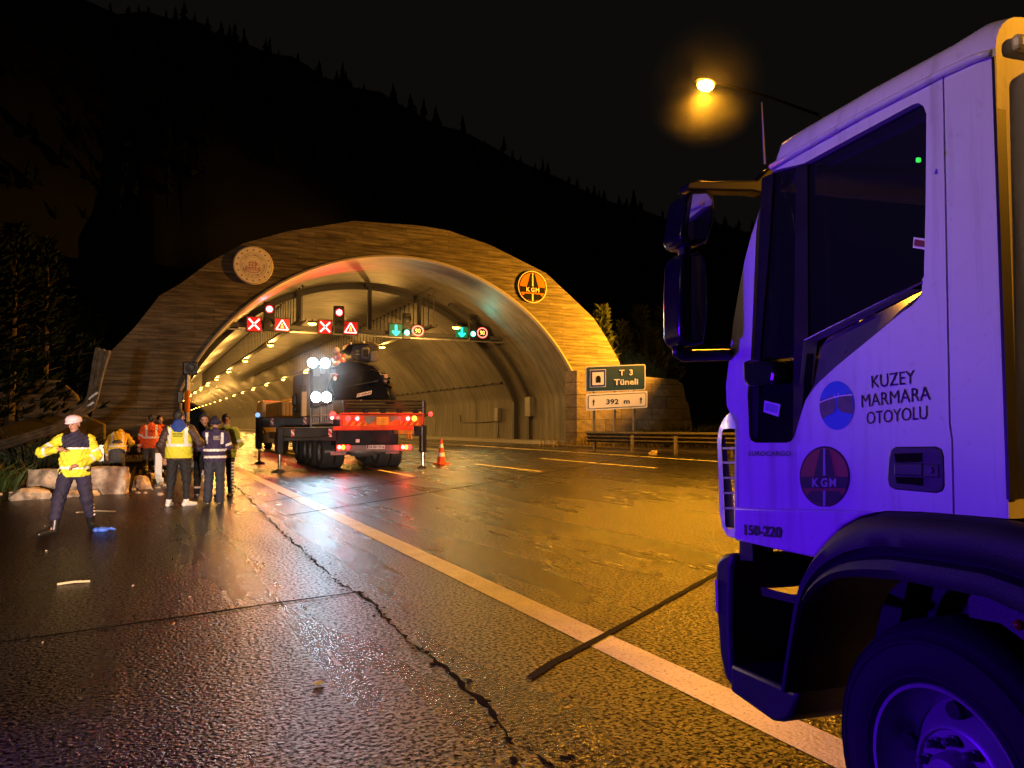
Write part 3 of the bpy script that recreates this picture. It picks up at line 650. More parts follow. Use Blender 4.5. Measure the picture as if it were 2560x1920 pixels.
# ------------------------------------------------------------------ guardrails
def wave(h=.32, d=.08, n=3):
    k = 4 * n; return [(-h / 2 + h * i / k, d * (.5 - .5 * math.cos(2 * math.pi * n * i / k))) for i in range(k + 1)]
def rail_strip(mb, pts, ups, outs, h=.5, d=.08, n=3, th=.012):
    pr = wave(h, d, n)
    mb.strip(*[[Vector(p) + u * a + o * b_ for a, b_ in pr] for p, u, o in zip(pts, ups, outs)]); mb.strip(*[[Vector(p) + u * a + o * (b_ + th) for a, b_ in pr] for p, u, o in zip(pts, ups, outs)])
gr = thing('guardrail', 'long dark three-wave guardrail on posts beside the right verge', 'guardrail', (25, 35, 0))
gpts = [Vector((23.9, 39.6, .82)), Vector((24.5, 36, .82)), Vector((25.0, 30, .84)), Vector((25.6, 20, .86)), Vector((26, 8, .86))]
mb = MB(); rail_strip(mb, gpts, [Vector((0, 0, 1))] * 5, [Vector((-1, -.12, 0)).normalized()] * 5, .62, .11, 3); mb.build('rail', mat('dull_rail_steel', (.09, .085, .08), .55, .5, .3, 4), gr)
for k in range(9):
    t = k / 8 * .98; y = 39.2 - 3.55 * k; x = 24.15 + (39.2 - y) * .066 if y > 30 else 25.15 + (30 - y) * .05
    MB().box((x, y, .45), (.12, .16, 1.0)).build('post', M_steel, gr)
# torn rail curled up on the left
path = [(-120, 1140, 23.0), (23, 1108, 23.0), (87, 1088, 23.2), (139, 1072, 23.5), (166, 1056, 23.7), (196, 1033, 24), (223, 1014, 24.2), (233, 990, 24.3), (241, 948, 24.5), (250, 905, 24.6), (259, 874, 24.6)]
cp = [at(*p) for p in path]; ups, outs = [], []
for i, p in enumerate(cp):
    d = (cp[min(i + 1, len(cp) - 1)] - cp[max(i - 1, 0)]).normalized(); u = Vector((-d.z, 0, d.x)).normalized() if i else Vector((0, 0, 1))
    ups.append(u if u.z > -.2 else -u); outs.append(Vector((.2, -1, .1)).normalized())
wr = thing('torn_guardrail', 'torn guardrail length curled up into the air on the left', 'guardrail', (cp[1].x, 23, 0))
mb = MB(); pr_w = [.25, .25, .25, .26, .27, .31, .34, .30, .32, .38, .42]
rows_ = []
for p, u, o, wd in zip(cp, ups, outs, pr_w): rows_.append([p + u * a * wd / .5 + o * b_ for a, b_ in wave(.5, .13, 3)])
mb.strip(*rows_); mb.strip(*[[q + Vector((0, .015, 0)) for q in r_] for r_ in rows_]); mb.build('rail', M_rust, wr, smooth=40)
for i in (6, 7): MB().box(cp[i] + Vector((0, -.1, 0)), (.3, .04, .05), Matrix.Rotation(R(-40), 3, 'Y')).build('splice_bolt', M_black, wr)
# broken rails behind the group
br_ = thing('broken_guardrail', 'broken double guardrail with pale rails behind the standing workers', 'guardrail', (0, 25, 0))
for zz, y0_ in ((.78, 25.2), (.36, 24.6)):
    q = [Vector((-1.5, y0_ + .6, zz - .12)), Vector((-.6, y0_ + .3, zz)), Vector((.3, y0_, zz + .03)), Vector((1.2, y0_ - .2, zz - .02)), Vector((1.75, y0_ - .3, zz))]
    mb = MB(); rail_strip(mb, q, [Vector((0, 0, 1))] * 5, [Vector((.1, -1, 0)).normalized()] * 5, .34, .08, 2); mb.build('rail', M_steel, br_)
for x in (-1.1, .5, 1.6): MB().box((x, 25.3, .45), (.12, .14, .95)).build('post', M_steel, br_)
wp = MB(); q = on_ground(395, 1208); wp.box((q.x, q.y, .45), (.17, .07, .66)).box((q.x, q.y + .01, .06), (.26, .16, .16))
tag(wp.build('marker_board', M_white, bevel=.02), 'tall white marker board standing beside the orange jacket', 'marker post')

# ------------------------------------------------------------------ rubble, rocks and plants at the verge
M_conc = mat('broken_concrete', (0.5, 0.40, 0.30), .8, 0, .65, 5, 1.0, 22)
def rock(name, c, d, label, cat, seed, rot=0, m=None, group=None, ncut=8):
    rs = random.Random(seed); bm = bmesh.new(); bmesh.ops.create_cube(bm, size=1)
    bmesh.ops.subdivide_edges(bm, edges=bm.edges, cuts=3, use_grid_fill=True)
    for v in bm.verts:
        n_ = v.co.normalized() * .5; v.co = v.co.lerp(n_ * 1.15, .10)
        v.co += Vector((rs.uniform(-1, 1), rs.uniform(-1, 1), rs.uniform(-1, 1))) * .045
    for k in range(ncut):
        nn = Vector((rs.uniform(-1, 1), rs.uniform(-1, 1), rs.uniform(-.2, 1))).normalized()
        bmesh.ops.bisect_plane(bm, geom=bm.verts[:] + bm.edges[:] + bm.faces[:], plane_co=nn * rs.uniform(.4, .5), plane_no=nn, clear_outer=True)
        ed = [e for e in bm.edges if e.is_boundary]
        if ed: bmesh.ops.holes_fill(bm, edges=ed)
    me = bpy.data.meshes.new(name); M_ = Matrix.Rotation(rot, 4, 'Z') @ Matrix.Diagonal((*d, 1)); bm.transform(M_); bm.to_mesh(me); bm.free(); me.materials.append(m or M_conc)
    o = bpy.data.objects.new(name, me); col.objects.link(o); o.location = c
    return tag(o, label, cat, group)
a = on_ground(112, 1236); rock('concrete_block', (a.x, a.y, .23), (.62, .5, .62), 'squarish broken concrete block left of the officer', 'rubble', 3, .2, ncut=3)
a = on_ground(240, 1234); rock('concrete_block', (a.x, a.y, .24), (1.25, .6, .68), 'large broken concrete block right behind the officer', 'rubble', 4, -.1, ncut=4)
a = on_ground(352, 1222); rock('concrete_shard', (a.x, a.y, .1), (.42, .3, .42), 'leaning shard of concrete in front of the orange jacket', 'rubble', 9, .5)
a = on_ground(190, 1243); rock('concrete_slab', (a.x, a.y + .3, .05), (.8, .5, .16), 'flat concrete slab on the mud between the officer\'s legs', 'rubble', 11, .3)
a = on_ground(72, 1248); rock('concrete_lump', (a.x, a.y, .1), (.7, .4, .26), 'low rounded lump of concrete at the far left verge', 'rubble', 14, .3)
a = on_ground(1634, 1137); rock('pale_stone', (a.x, a.y, .1), (.45, .3, .26), 'pale stone lying below the right guardrail', 'stone', 17, .3)
a = on_ground(375, 1206); rock('concrete_lump', (a.x, a.y, .1), (.32, .3, .3), 'small pale lump at the feet of the orange jacket', 'rubble', 19, .3)
for k in range(50):
    if k < 34: p = Vector((random.uniform(-3.0, .6), random.uniform(18.2, 21.5), 0))
    else: p = Vector((random.uniform(-1.4, 1.6), random.uniform(5.5, 18), 0))
    s = random.uniform(.03, .09) if k < 34 else random.uniform(.007, .02)
    rock('concrete_chip', (p.x, p.y, s * .25), (s * 1.4, s, s * .8), 'small chip of broken concrete lying on the wet muddy lay-by', 'rubble', 100 + k, random.uniform(0, 6), None, 'concrete chips on the lay-by', 4)
def on(p, dz=0): return Vector((p.x, p.y, dz))
c_ = on_ground(257, 1330); g = MB()
g.ball((c_.x, c_.y, .035), (.085, .07, .04), 12, 8).ball((c_.x - .08, c_.y + .03, .03), (.05, .05, .035), 10, 6)
for k in range(4): g.tube([(c_.x + .05, c_.y + .03 * k - .05, .04), (c_.x + .11, c_.y + .035 * k - .05, .06 - .012 * k), (c_.x + .16, c_.y + .03 * k - .06, .03)], .014, 6)
tag(g.build('blue_glove', mat('glove_blue', (0.06, 0.16, 0.75), .5), smooth=True), 'crumpled blue rubber glove on the ground by the officer\'s boot', 'glove')
y_ = on_ground(795, 1712); MB().box((y_.x, y_.y, .012), (.05, .035, .012), Matrix.Rotation(.4, 3, 'Z')).build('yellow_scrap', mat('scrap_yellow', (.6, .55, .1), .5), bevel=.003)
tag(bpy.data.objects['yellow_scrap'], 'tiny yellow scrap of plastic on the wet lay-by asphalt', 'litter')
st = MB(); a, b2 = on_ground(143, 1464), on_ground(225, 1456); st.tube([on(a, .012), on(a.lerp(b2, .5), .02), on(b2, .012)], .011, 6)
tag(st.build('dry_stick', mat('straw', (.4, .33, .2), .7)), 'thin dry stick lying on the lay-by at the left', 'stick')
st = MB(); a, b2 = on_ground(190, 1283), on_ground(290, 1280); st.tube([on(a, .012), on(a.lerp(b2, .5), .03), on(b2, .012)], .011, 6)
tag(st.build('dry_stick', mat('straw', (.4, .33, .2), .7)), 'long dry stick beside the officer\'s left boot', 'stick')
def blades(name, label, cat, c, n, h, spread, m, wd=.022, lean=.5):
    mb = MB()
    for k in range(n):
        an = random.uniform(0, 6.283); r_ = spread * random.random() ** .6; x, y = c[0] + r_ * math.cos(an), c[1] + r_ * math.sin(an) * .6
        hh = h * random.uniform(.4, 1); dx, dy = math.cos(an + random.uniform(-1, 1)) * lean * hh, math.sin(an) * lean * hh; s_ = Vector((random.uniform(-1, 1), random.uniform(-1, 1), 0)).normalized() * wd
        p0, p1, p2 = Vector((x, y, c[2])), Vector((x + dx * .35, y + dy * .35, c[2] + hh * .6)), Vector((x + dx, y + dy, c[2] + hh * random.uniform(.7, 1)))
        mb.add([p0 - s_ * .5, p0 + s_ * .5, p1 + s_, p1 - s_, p2], [(0, 1, 2, 3), (3, 2, 4)])
    return tag(mb.build(name, m), label, cat)
M_leaf = mat('oleander_leaf', (0.07, 0.11, 0.03), .5, 0, .5, 4)
a = on_ground(15, 1228)
blades('roadside_shrub', 'narrow-leaved green shrub lit up at the far left verge', 'shrub', (a.x - .35, a.y, 0), 260, .85, .6, M_leaf, .016, .8)
M_drygrass = mat('dry_grass', (0.11, 0.09, 0.045), .8, 0, .5, 3)
gs = MB()
for k in range(1500):
    x = random.uniform(-7, 1.9) if k < 900 else random.uniform(24.5, 44); y = random.uniform(21.5, 34) if k < 900 else random.uniform(40.5, 49.5)
    if k < 900 and x > -1.2 + (27 - y) * .1 and x > -.2 and y < 26: continue
    h = random.uniform(.15, .75) * (1.3 if k >= 900 else 1); dx, dy = random.uniform(-.4, .4) * h, random.uniform(-.4, .4) * h
    s_ = Vector((random.uniform(-1, 1), random.uniform(-1, 1), 0)).normalized() * .02; p0 = Vector((x, y, -.06)); p1 = p0 + Vector((dx * .4, dy * .4, h * .6)); p2 = p0 + Vector((dx, dy, h))
    gs.add([p0 - s_, p0 + s_, p1 + s_, p1 - s_, p2], [(0, 1, 2, 3), (3, 2, 4)])
struct(gs.build('rough_grass', M_drygrass), 'stuff')
bk = MB(); bk.strip(*[[(x, y, z + .25 * math.sin(x * 1.7 + y)) for x in [-40 + 1.5 * k for k in range(26)]] for y, z in ((21.6, -.1), (24, .15), (28, .5), (34, .9), (42, 1.3), (53, 2.2))])
struct(bk.build('verge_bank', M_earth, smooth=True))
for (px, py, Y, h, s, lab) in ((70, 1120, 27, 1.6, 1.3, 'dark tangled bush under the bent guardrail'), (200, 1120, 30, 1.3, 1.2, 'dark low bush behind the officer'), (1650, 1090, 45.5, 1.5, 1.6, 'dim bush at the foot of the right stone wall'), (1730, 1085, 46.5, 1.9, 1.8, 'dim bush between the stone wall and the truck')):
    p = at(px, py, Y); blades('roadside_bush', lab, 'bush', (p.x, Y, 0), 420, h, s, mat('bush_leaf', (0.035, 0.042, 0.018), .8, 0, .5, 3), .06, .7)

# ------------------------------------------------------------------ traffic cone
cn = on_ground(1103, 1161); co = thing('traffic_cone', 'orange traffic cone with two white bands beside the crane truck', 'traffic cone', (cn.x, cn.y, 0))
M_coneo = mat('cone_orange', (0.75, 0.085, 0.012), .45)
hc = .98; rr_ = lambda z: .19 - .16 * z / hc
def frus(z0, z1, m, nm): MB().lathe((cn.x, cn.y, 0), (0, 0, 1), [(rr_(z0), z0), (rr_(z1), z1)] + ([(0, z1)] if z1 == hc else []), 24).build(nm, m, co, smooth=40)
MB().box((cn.x, cn.y, .03), (.5, .5, .06), Matrix.Rotation(.3, 3, 'Z')).build('base', M_coneo, co, bevel=.02)
for z0, z1, m_, nm in ((.06, .3, M_coneo, 'body'), (.3, .45, M_white, 'reflective_band'), (.45, .64, M_coneo, 'body'), (.64, .78, M_white, 'reflective_band'), (.78, hc, M_coneo, 'body')): frus(z0, z1, m_, nm)

# ------------------------------------------------------------------ street lamps along the right edge
E_lamp = emit('street_lamp_bulb', (1.0, 0.55, 0.07), 130.0)
def street_lamp(x, y, h, arm, label, power, cone=150, aim=None):
    t = thing('street_lamp', label, 'street lamp', (x + arm, y, 0), 'sodium street lamps along the right edge')
    MB().tube([(x + arm, y, -.1), (x + arm, y, h * .55), (x + arm, y, h - .5), (x + arm - .4, y, h + .05), (x + arm * .5, y, h + .3), (x + .4, y, h + .34)], [.13, .1, .075, .06, .05, .045], 10).build('pole', mat('lamp_pole_paint', (.003, .003, .003), .9, spec=.0), t)
    MB().ball((x, y, h + .3), (.52, .2, .13), 16, 8).build('head', M_duct, t, smooth=True)
    MB().ball((x, y - .02, h + .14), (.34, .24, .2), 16, 8).build('bulb', E_lamp, t, smooth=True)
    light('street_light', 'SPOT', (-arm, -.05, h - .02), SODIUM, power, None if aim is None else Vector(aim) - Vector((x, y, 0)) + Vector((-arm, 0, 0)), size=.2, spot=cone, blend=.75, parent=t)
lp = at(1763, 212, 22.5)
street_lamp(lp.x, 22.5, lp.z - .17, 6.2, 'lit sodium street lamp glowing in the night sky left of the truck cab', 95000, 152)
street_lamp(41.0, 45.0, 11.0, 3.0, 'lit sodium street lamp behind the cab beside the portal', 230000, 104, (26.8, 51, 11.0))
street_lamp(15.0, -11.0, 11.5, 5.0, 'sodium street lamp behind the viewpoint on the right', 60000, 155)

# ------------------------------------------------------------------ drizzle mist hanging round the street lamp and the work lights
def mist(name, c, r_, dens, sc_, label_kind='stuff'):
    m, N, L, P = nt('drizzle_mist'); N.remove(P); v = coords(N, L, (1 / r_, 1 / r_, 1 / r_))
    ln_ = N.new('ShaderNodeVectorMath'); ln_.operation = 'LENGTH'; L.new(v, ln_.inputs[0])
    mr = N.new('ShaderNodeMapRange'); mr.interpolation_type = 'SMOOTHSTEP'; mr.inputs[1].default_value = .98; mr.inputs[2].default_value = .0; mr.inputs[3].default_value = 0; mr.inputs[4].default_value = dens; L.new(ln_.outputs['Value'], mr.inputs[0])
    nz = ramp(N, L, noise(N, L, sc_, 3, v), [(.32, .12), (.68, 1.0)]); mu = N.new('ShaderNodeMath'); mu.operation = 'MULTIPLY'; L.new(mr.outputs[0], mu.inputs[0]); L.new(nz, mu.inputs[1])
    pv = N.new('ShaderNodeVolumePrincipled'); pv.inputs['Color'].default_value = (.95, .95, .95, 1); pv.inputs['Anisotropy'].default_value = .35; L.new(mu.outputs[0], pv.inputs['Density'])
    L.new(pv.outputs[0], N['Material Output'].inputs['Volume'])
    o = MB().ball((0, 0, 0), r_, 24, 14).build(name, m, smooth=True); o.location = c; return struct(o, label_kind)
light('lamp_glow', 'POINT', (lp.x, 22.3, lp.z - .1), SODIUM, 5200, size=.2)
mist('mist', (lp.x, 22.5, lp.z), 2.5, .008, 2.6)
p_ = at(*c1(840, 600), 26.0); mist('mist', (p_.x, 25.6, p_.z), 1.6, .17, 2.0)

# ------------------------------------------------------------------ crane truck with its wrecked load
def q1(x, y, Y): return at(*c1(x, y), Y)
M_cdark = mat('crane_dark_paint', (0.018, 0.02, 0.026), .35, .2, .3, 3)
M_corange = mat('worn_orange_paint', (0.62, 0.13, 0.025), .4, 0, .25, 5)
M_cyellow = mat('worn_yellow_paint', (0.62, 0.30, 0.03), .45, 0, .3, 4)
M_cred = mat('red_paint', (0.5, 0.055, 0.02), .4, 0, .3, 4)
M_chrome = mat('chrome_rod', (0.7, 0.7, 0.7), .18, 1.0)
M_grey = mat('grey_steel', (0.2, 0.2, 0.2), .45, .5)
E_tail = emit('tail_light', (1.0, 0.03, 0.03), 5.0); E_tailhot = emit('tail_light_hot', (1.0, .5, .35), 9.0); E_amber = emit('amber_light', (1, .4, .05), 2.5)
E_work = emit('work_light', (0.66, 0.90, 1.0), 45.0)
def chevron_mat():
    m, N, L, P = nt('red_white_stripes'); v = coords(N, L)
    sep = N.new('ShaderNodeSeparateXYZ'); L.new(v, sep.inputs[0]); a = N.new('ShaderNodeMath'); a.operation = 'ADD'; L.new(sep.outputs[0], a.inputs[0]); L.new(sep.outputs[2], a.inputs[1])
    b = N.new('ShaderNodeMath'); b.operation = 'MULTIPLY'; L.new(a.outputs[0], b.inputs[0]); b.inputs[1].default_value = 5.5
    f = N.new('ShaderNodeMath'); f.operation = 'FRACT'; L.new(b.outputs[0], f.inputs[0])
    L.new(mix_rgb(N, L, ramp(N, L, f.outputs[0], [(.49, 0.0), (.51, 1.0)]), (.75, .72, .7), (.55, .03, .02)), P.inputs['Base Color']); P.inputs['Roughness'].default_value = .4; return m
M_stripes = chevron_mat()
ct = thing('crane_truck', 'crane recovery truck with outriggers down and blazing work lights at the tunnel mouth', 'truck', (7.1, 25, 0))
def bx1(x0, y0, x1, y1, Y, depth, name, m, bevel=.012, parent=None, mb=None):
    a, b_ = q1(x0, y0, Y), q1(x1, y1, Y); mm = mb or MB()
    mm.box(((a.x + b_.x) / 2, Y + depth / 2, (a.z + b_.z) / 2), (abs(b_.x - a.x), depth, abs(a.z - b_.z)))
    return mm if mb is not None else mm.build(name, m, parent or ct, bevel=bevel)
YR = 25.0
# bed and tail
bx1(1046, 975, 1905, 1098, YR + .06, 6.2, 'load_bed', M_cdark)
t = MB(); bx1(1040, 962, 1912, 982, YR, .12, '', None, mb=t); bx1(1040, 984, 1066, 1100, YR, .12, '', None, mb=t); bx1(1888, 984, 1912, 1085, YR, .12, '', None, mb=t); bx1(965, 1102, 1802, 1142, YR - .06, .14, '', None, mb=t)
t.build('tail_frame', M_cred, ct, bevel=.01)
bx1(1068, 985, 1886, 1100, YR + .03, .05, 'tail_panel', M_corange)
bx1(1415, 1005, 1540, 1090, YR + .012, .03, 'hatch', M_cyellow); 
t = MB(); 
for P_ in ([(1290, 1000), (1420, 1000), (1400, 1040), (1330, 1085), (1300, 1050)], [(1545, 1000), (1680, 995), (1670, 1050), (1600, 1030), (1560, 1060)]): t.prism([q1(x, y, YR + .02) for x, y in P_], [q1(x, y, YR + .035) for x, y in P_])
t.build('worn_patch', M_grey, ct)
for x0, x1, hx in ((1098, 1278, (1120, 1215)), (1682, 1832, (1740, 1808))):
    l_ = bx1(x0, 998, x1, 1050, YR - .03, .08, 'tail_lamp_cluster', M_cred)
    for k, h_ in enumerate(hx):
        c = q1(h_, 1022, YR - .035); MB().ball(c, (.10, .03, .10), 14, 8).build('tail_light', E_tail if not (k == 1 and x0 > 1600) else E_amber, l_, smooth=True)
        if k == (1 if x0 < 1600 else 0): MB().ball(c + Vector((0, -.02, 0)), (.055, .03, .055), 12, 6).build('bulb', E_tailhot, l_, smooth=True)
def chev(x0, y0, x1, y1, name='chevron_plate', Y=YR, m2=M_cyellow):
    bx1(x0, y0, x1, y1, Y - .01, .03, name, m2, bevel=0)
    w_ = (x1 - x0); mb = MB(); n = max(2, int(w_ / 55))
    for k in range(n):
        xa = x0 + w_ * k / n; xb = xa + w_ / n * .5; sh = w_ / n * .5
        mb.poly([q1(xa, y1 - 2, Y - .016), q1(xb, y1 - 2, Y - .016), q1(xb + sh, y0 + 2, Y - .016), q1(xa + sh, y0 + 2, Y - .016)])
    mb.build('chevron_stripe', M_cred, ct)
chev(1100, 1052, 1310, 1098); chev(1660, 1046, 1852, 1092)
# ladder-like rails over the tail
t = MB()
for y in (845, 882, 912, 940): t.tube([q1(1072, y + 3, YR + .1), q1(1918, y - 4, YR + .1)], .042, 8)
for x in (1076, 1898): t.tube([q1(x, 836, YR + .1), q1(x, 965, YR + .1)], .05, 8)
t.build('tail_rack', M_cdark, ct, smooth=40)
t = MB()
for x in (1125, 1310, 1490, 1660, 1830): bx1(x - 22, 925, x + 22, 968, YR + .02, .16, '', None, mb=t)
t.build('rack_bracket', M_cdark, ct)
t = MB(); bx1(1068, 946, 1895, 966, YR + .22, .1, '', None, mb=t); t.build('yellow_sill', M_cyellow, ct)
t = MB(); t.tube([q1(1902, 850, YR + .1), q1(1918, 860, YR + .3), q1(1915, 1000, YR + .2)], .05); t.tube([q1(1905, 1000, YR), q1(1940, 985, YR), q1(1972, 976, YR)], .02); t.build('side_arm', M_cdark, ct)
MB().ball(q1(1976, 975, YR), .075, 12, 8).build('side_marker_light', E_tail, ct, smooth=True)
# underrun bumper
bm_ = bx1(1000, 1300, 1797, 1356, YR + .15, .2, 'rear_bumper', M_grey)
for x0, x1, pts in ((1000, 1146, (1030, 1070, 1118)), (1660, 1782, (1690, 1725, 1760))):
    l_ = bx1(x0, 1292, x1, 1350, YR + .1, .07, 'rear_lamp', M_cred)
    for k, x in enumerate(pts): MB().ball(q1(x, 1320, YR + .095), (.075, .03, .085), 12, 6).build('tail_light', E_tail if k != 1 else E_amber, l_, smooth=True)
    MB().ball(q1(pts[0] if x0 < 1500 else pts[0], 1320, YR + .07), (.05, .03, .055), 10, 6).build('bulb', E_tailhot, l_, smooth=True)
pl = bx1(1315, 1298, 1502, 1336, YR + .12, .03, 'number_plate', M_white, bevel=.004)
b = MB(); put_text(b, '34 NH 7716', lambda u, v: q1(1338 + 158 * u, 1331 - 27 * v, YR + .112), .02); b.build('plate_lettering', M_badgeblk, pl)
b = MB(); b.poly([q1(x, y, YR + .113) for x, y in [(1316, 1300), (1332, 1300), (1332, 1334), (1316, 1334)]]); b.build('plate_band', M_blue, pl)
bx1(1202, 1236, 1242, 1270, YR + .2, .05, 'white_marker', M_white)
bx1(1000, 1142, 1642, 1300, YR + .9, 6.0, 'chassis_frame', M_cdark); bx1(1642, 1130, 1802, 1182, YR + .3, .5, 'yellow_locker', M_cyellow)
t = MB()
for x in (1748, 1778): bx1(x - 8, 1182, x + 8, 1232, YR + .4, .1, '', None, mb=t)
t.build('locker_bracket', M_cyellow, ct)
bx1(940, 1358, 1104, 1402, YR + .3, .04, 'mudflap', M_grey); bx1(1512, 1348, 1652, 1386, YR + .3, .04, 'mudflap', M_grey)
c = q1(1265, 1360, 26.6); MB().ball(c, (.55, .35, .22), 16, 8).cyl(c + Vector((-1.3, .1, 0)), c + Vector((1.3, .1, 0)), .12).build('rear_axle', M_grey, ct, smooth=40)
M_treadm = mat('tread_rubber', (0.03, 0.029, 0.028), .8, 0, .3, 6, .8, 30)
def truck_wheel(x0, x1, y, r_, parent=ct):
    w_ = x1 - x0; cx = (x0 + x1) / 2
    wv = MB().lathe((x0, y, r_), (1, 0, 0), [(r_ * .56, 0.02), (r_ * .6, 0), (r_ * .93, .01), (r_, .05), (r_, w_ - .05), (r_ * .93, w_ - .01), (r_ * .6, w_), (r_ * .56, w_ - .02)], 36).build('wheel', M_treadm, parent, smooth=40)
    MB().lathe((x0 + .02, y, r_), (1, 0, 0), [(r_ * .58, 0), (r_ * .54, .02), (r_ * .5, .12), (r_ * .25, .16), (r_ * .2, .03), (0, .02)], 28).build('rim', M_grey, wv, smooth=40)
gx = lambda x, Y: q1(x, 1400, Y).x
for Y in (27.15, 28.75):
    for a, b_ in ((852, 988), (994, 1090), (1440, 1562), (1570, 1690)): truck_wheel(gx(a, 26.6), gx(b_, 26.6), Y, .56)
for Y in (30.4, 32.2):
    truck_wheel(5.62, 6.0, Y, .56); truck_wheel(8.1, 8.48, Y, .56)
# outriggers
def outrigger(name, x0, y0, x1, y1, Y, leg, inner_, foot, stripes):
    o = bx1(x0, y0, x1, y1, Y, .32, name, M_cdark, bevel=.02)
    bx1(*leg, Y - .02, .3, 'leg_tube', M_cdark, bevel=.03, parent=o)
    a, b_ = q1((inner_[0] + inner_[2]) / 2, inner_[1], Y), q1((inner_[0] + inner_[2]) / 2, inner_[3], Y); r_ = (q1(inner_[2], inner_[1], Y).x - q1(inner_[0], inner_[1], Y).x) / 2
    MB().cyl((a.x, Y + .12, a.z), (a.x, Y + .12, .06), r_, n=16).build('ram', M_chrome, o, smooth=40)
    a, b_ = q1(foot[0], foot[1], Y), q1(foot[2], foot[3], Y)
    MB().lathe(((a.x + b_.x) / 2, Y + .12, 0), (0, 0, 1), [(0, .0), ((b_.x - a.x) / 2, 0), ((b_.x - a.x) / 2, .04), ((b_.x - a.x) / 4, .1), (0, .14)], 24).build('foot_pad', M_cdark, o)
    for s_ in stripes: bx1(*s_, Y - .008, .01, 'warning_stripe', M_stripes, bevel=0, parent=o)
outrigger('outrigger', 450, 1115, 1002, 1252, 25.1, (388, 1112, 452, 1392), (398, 1392, 440, 1570), (330, 1570, 475, 1600), ((530, 1135, 562, 1216), (918, 1130, 952, 1212)))
outrigger('outrigger', 215, 1010, 740, 1112, 30.9, (172, 1005, 228, 1335), (192, 1335, 218, 1480), (150, 1480, 265, 1500), ((318, 1020, 346, 1092), (658, 1010, 688, 1085)))
outrigger('outrigger', 1800, 1100, 1892, 1205, 25.4, (1884, 1090, 1936, 1372), (1890, 1372, 1930, 1510), (1850, 1512, 1942, 1532), ())
MB().tube([q1(235, 1120, 30.8), q1(255, 1150, 30.8), q1(262, 1185, 30.8)], .025).build('hose', M_cdark, ct)
MB().tube([q1(450, 1205, 25.05), q1(620, 1222, 25.05), q1(800, 1215, 25.05), q1(930, 1195, 25.05)], .018).build('hose', M_black, ct)
MB().ball(q1(183, 985, 30.9), .09, 10, 8).build('blue_marker_light', emit('blue_led', (.15, .3, 1), 2.5), ct, smooth=True)
# cab, mirrors, guard
cabp = bx1(648, 548, 1075, 1105, 32.6, 2.3, 'cab', mat('cab_paint', (0.06, 0.06, 0.065), .4), bevel=.1)
bx1(640, 742, 690, 1000, 32.3, .25, 'cab_corner', mat('cab_corner_paint', (.38, .36, .33), .4), bevel=.03, parent=cabp)
bx1(545, 782, 592, 888, 33.8, .18, 'mirror', M_black, bevel=.05, parent=cabp); bx1(548, 905, 600, 955, 33.8, .16, 'mirror', M_black, bevel=.05, parent=cabp); bx1(634, 668, 692, 742, 32.4, .2, 'mirror', M_black, bevel=.05, parent=cabp)
MB().tube([q1(570, 782, 33.9), q1(580, 765, 33.9), q1(650, 770, 33.9)], .03).tube([q1(575, 955, 33.9), q1(600, 965, 33.9), q1(650, 960, 33.9)], .03).build('mirror_arm', M_black, cabp)
gd = thing  # (kept local)
t = MB(); YG = 26.0
for a, b_ in (((735, 915), (955, 852)), ((735, 915), (735, 1110)), ((955, 852), (958, 1080)), ((735, 1080), (958, 1065)), ((735, 1000), (958, 985)), ((838, 885), (838, 1075))): t.tube([q1(*a, YG), q1(*b_, YG)], .035, 8)
for k in range(12): x = 742 + 18 * k; t.tube([q1(x, 935 - (x - 735) * .25, YG), q1(x, 1075, YG)], .014, 6)
t.build('guard_grille', M_grey, ct)
MB().tube([q1(735, 915, YG), q1(955, 852, YG)], .05, 8).build('guard_rail', M_chrome, ct)
c = q1(965, 990, YG - .1); MB().ball(c, (.12, .05, .13), 12, 8).build('tail_light', E_tail, ct, smooth=True); MB().ball(q1(955, 1015, YG - .15), .05, 8, 6).build('bulb', E_tailhot, ct, smooth=True)
for x, y, Y in ((752, 445, 26.6), (880, 448, 26.6), (787, 800, 25.8), (893, 800, 25.8)):
    c = q1(x, y, Y); wl = MB().lathe((c.x, Y, c.z), (0, -1, 0), [(0, -.22), (.16, -.2), (.2, -.02), (.2, .05), (.17, .05)], 20).build('work_light', M_black, ct)
    MB().ball((c.x, Y - .02, c.z), (.17, .06, .17), 16, 8).build('lamp_glass', E_work, wl, smooth=True)
    light('work_beam', 'SPOT', Vector((c.x, Y - .12, c.z)) - ORG[ct.name], (.50, .78, 1.0), 215 if y > 600 else 195, Vector((1.0 if x < 820 else 3.6, 8.0, 0)) - ORG[ct.name], .18, 78, .9, parent=ct)
bx1(742, 492, 832, 580, 26.8, .2, 'lamp_bracket', mat('bracket_grey', (.3, .28, .25), .5))
MB().cyl(q1(740, 450, 26.8), q1(745, 1010, 26.8), .06).cyl(q1(900, 470, 26.8), q1(900, 1010, 26.8), .06).cyl(q1(740, 810, 26.6), q1(905, 810, 26.6), .05).cyl(q1(740, 460, 26.8), q1(905, 460, 26.8), .05).build('lamp_mast', M_cdark, ct)
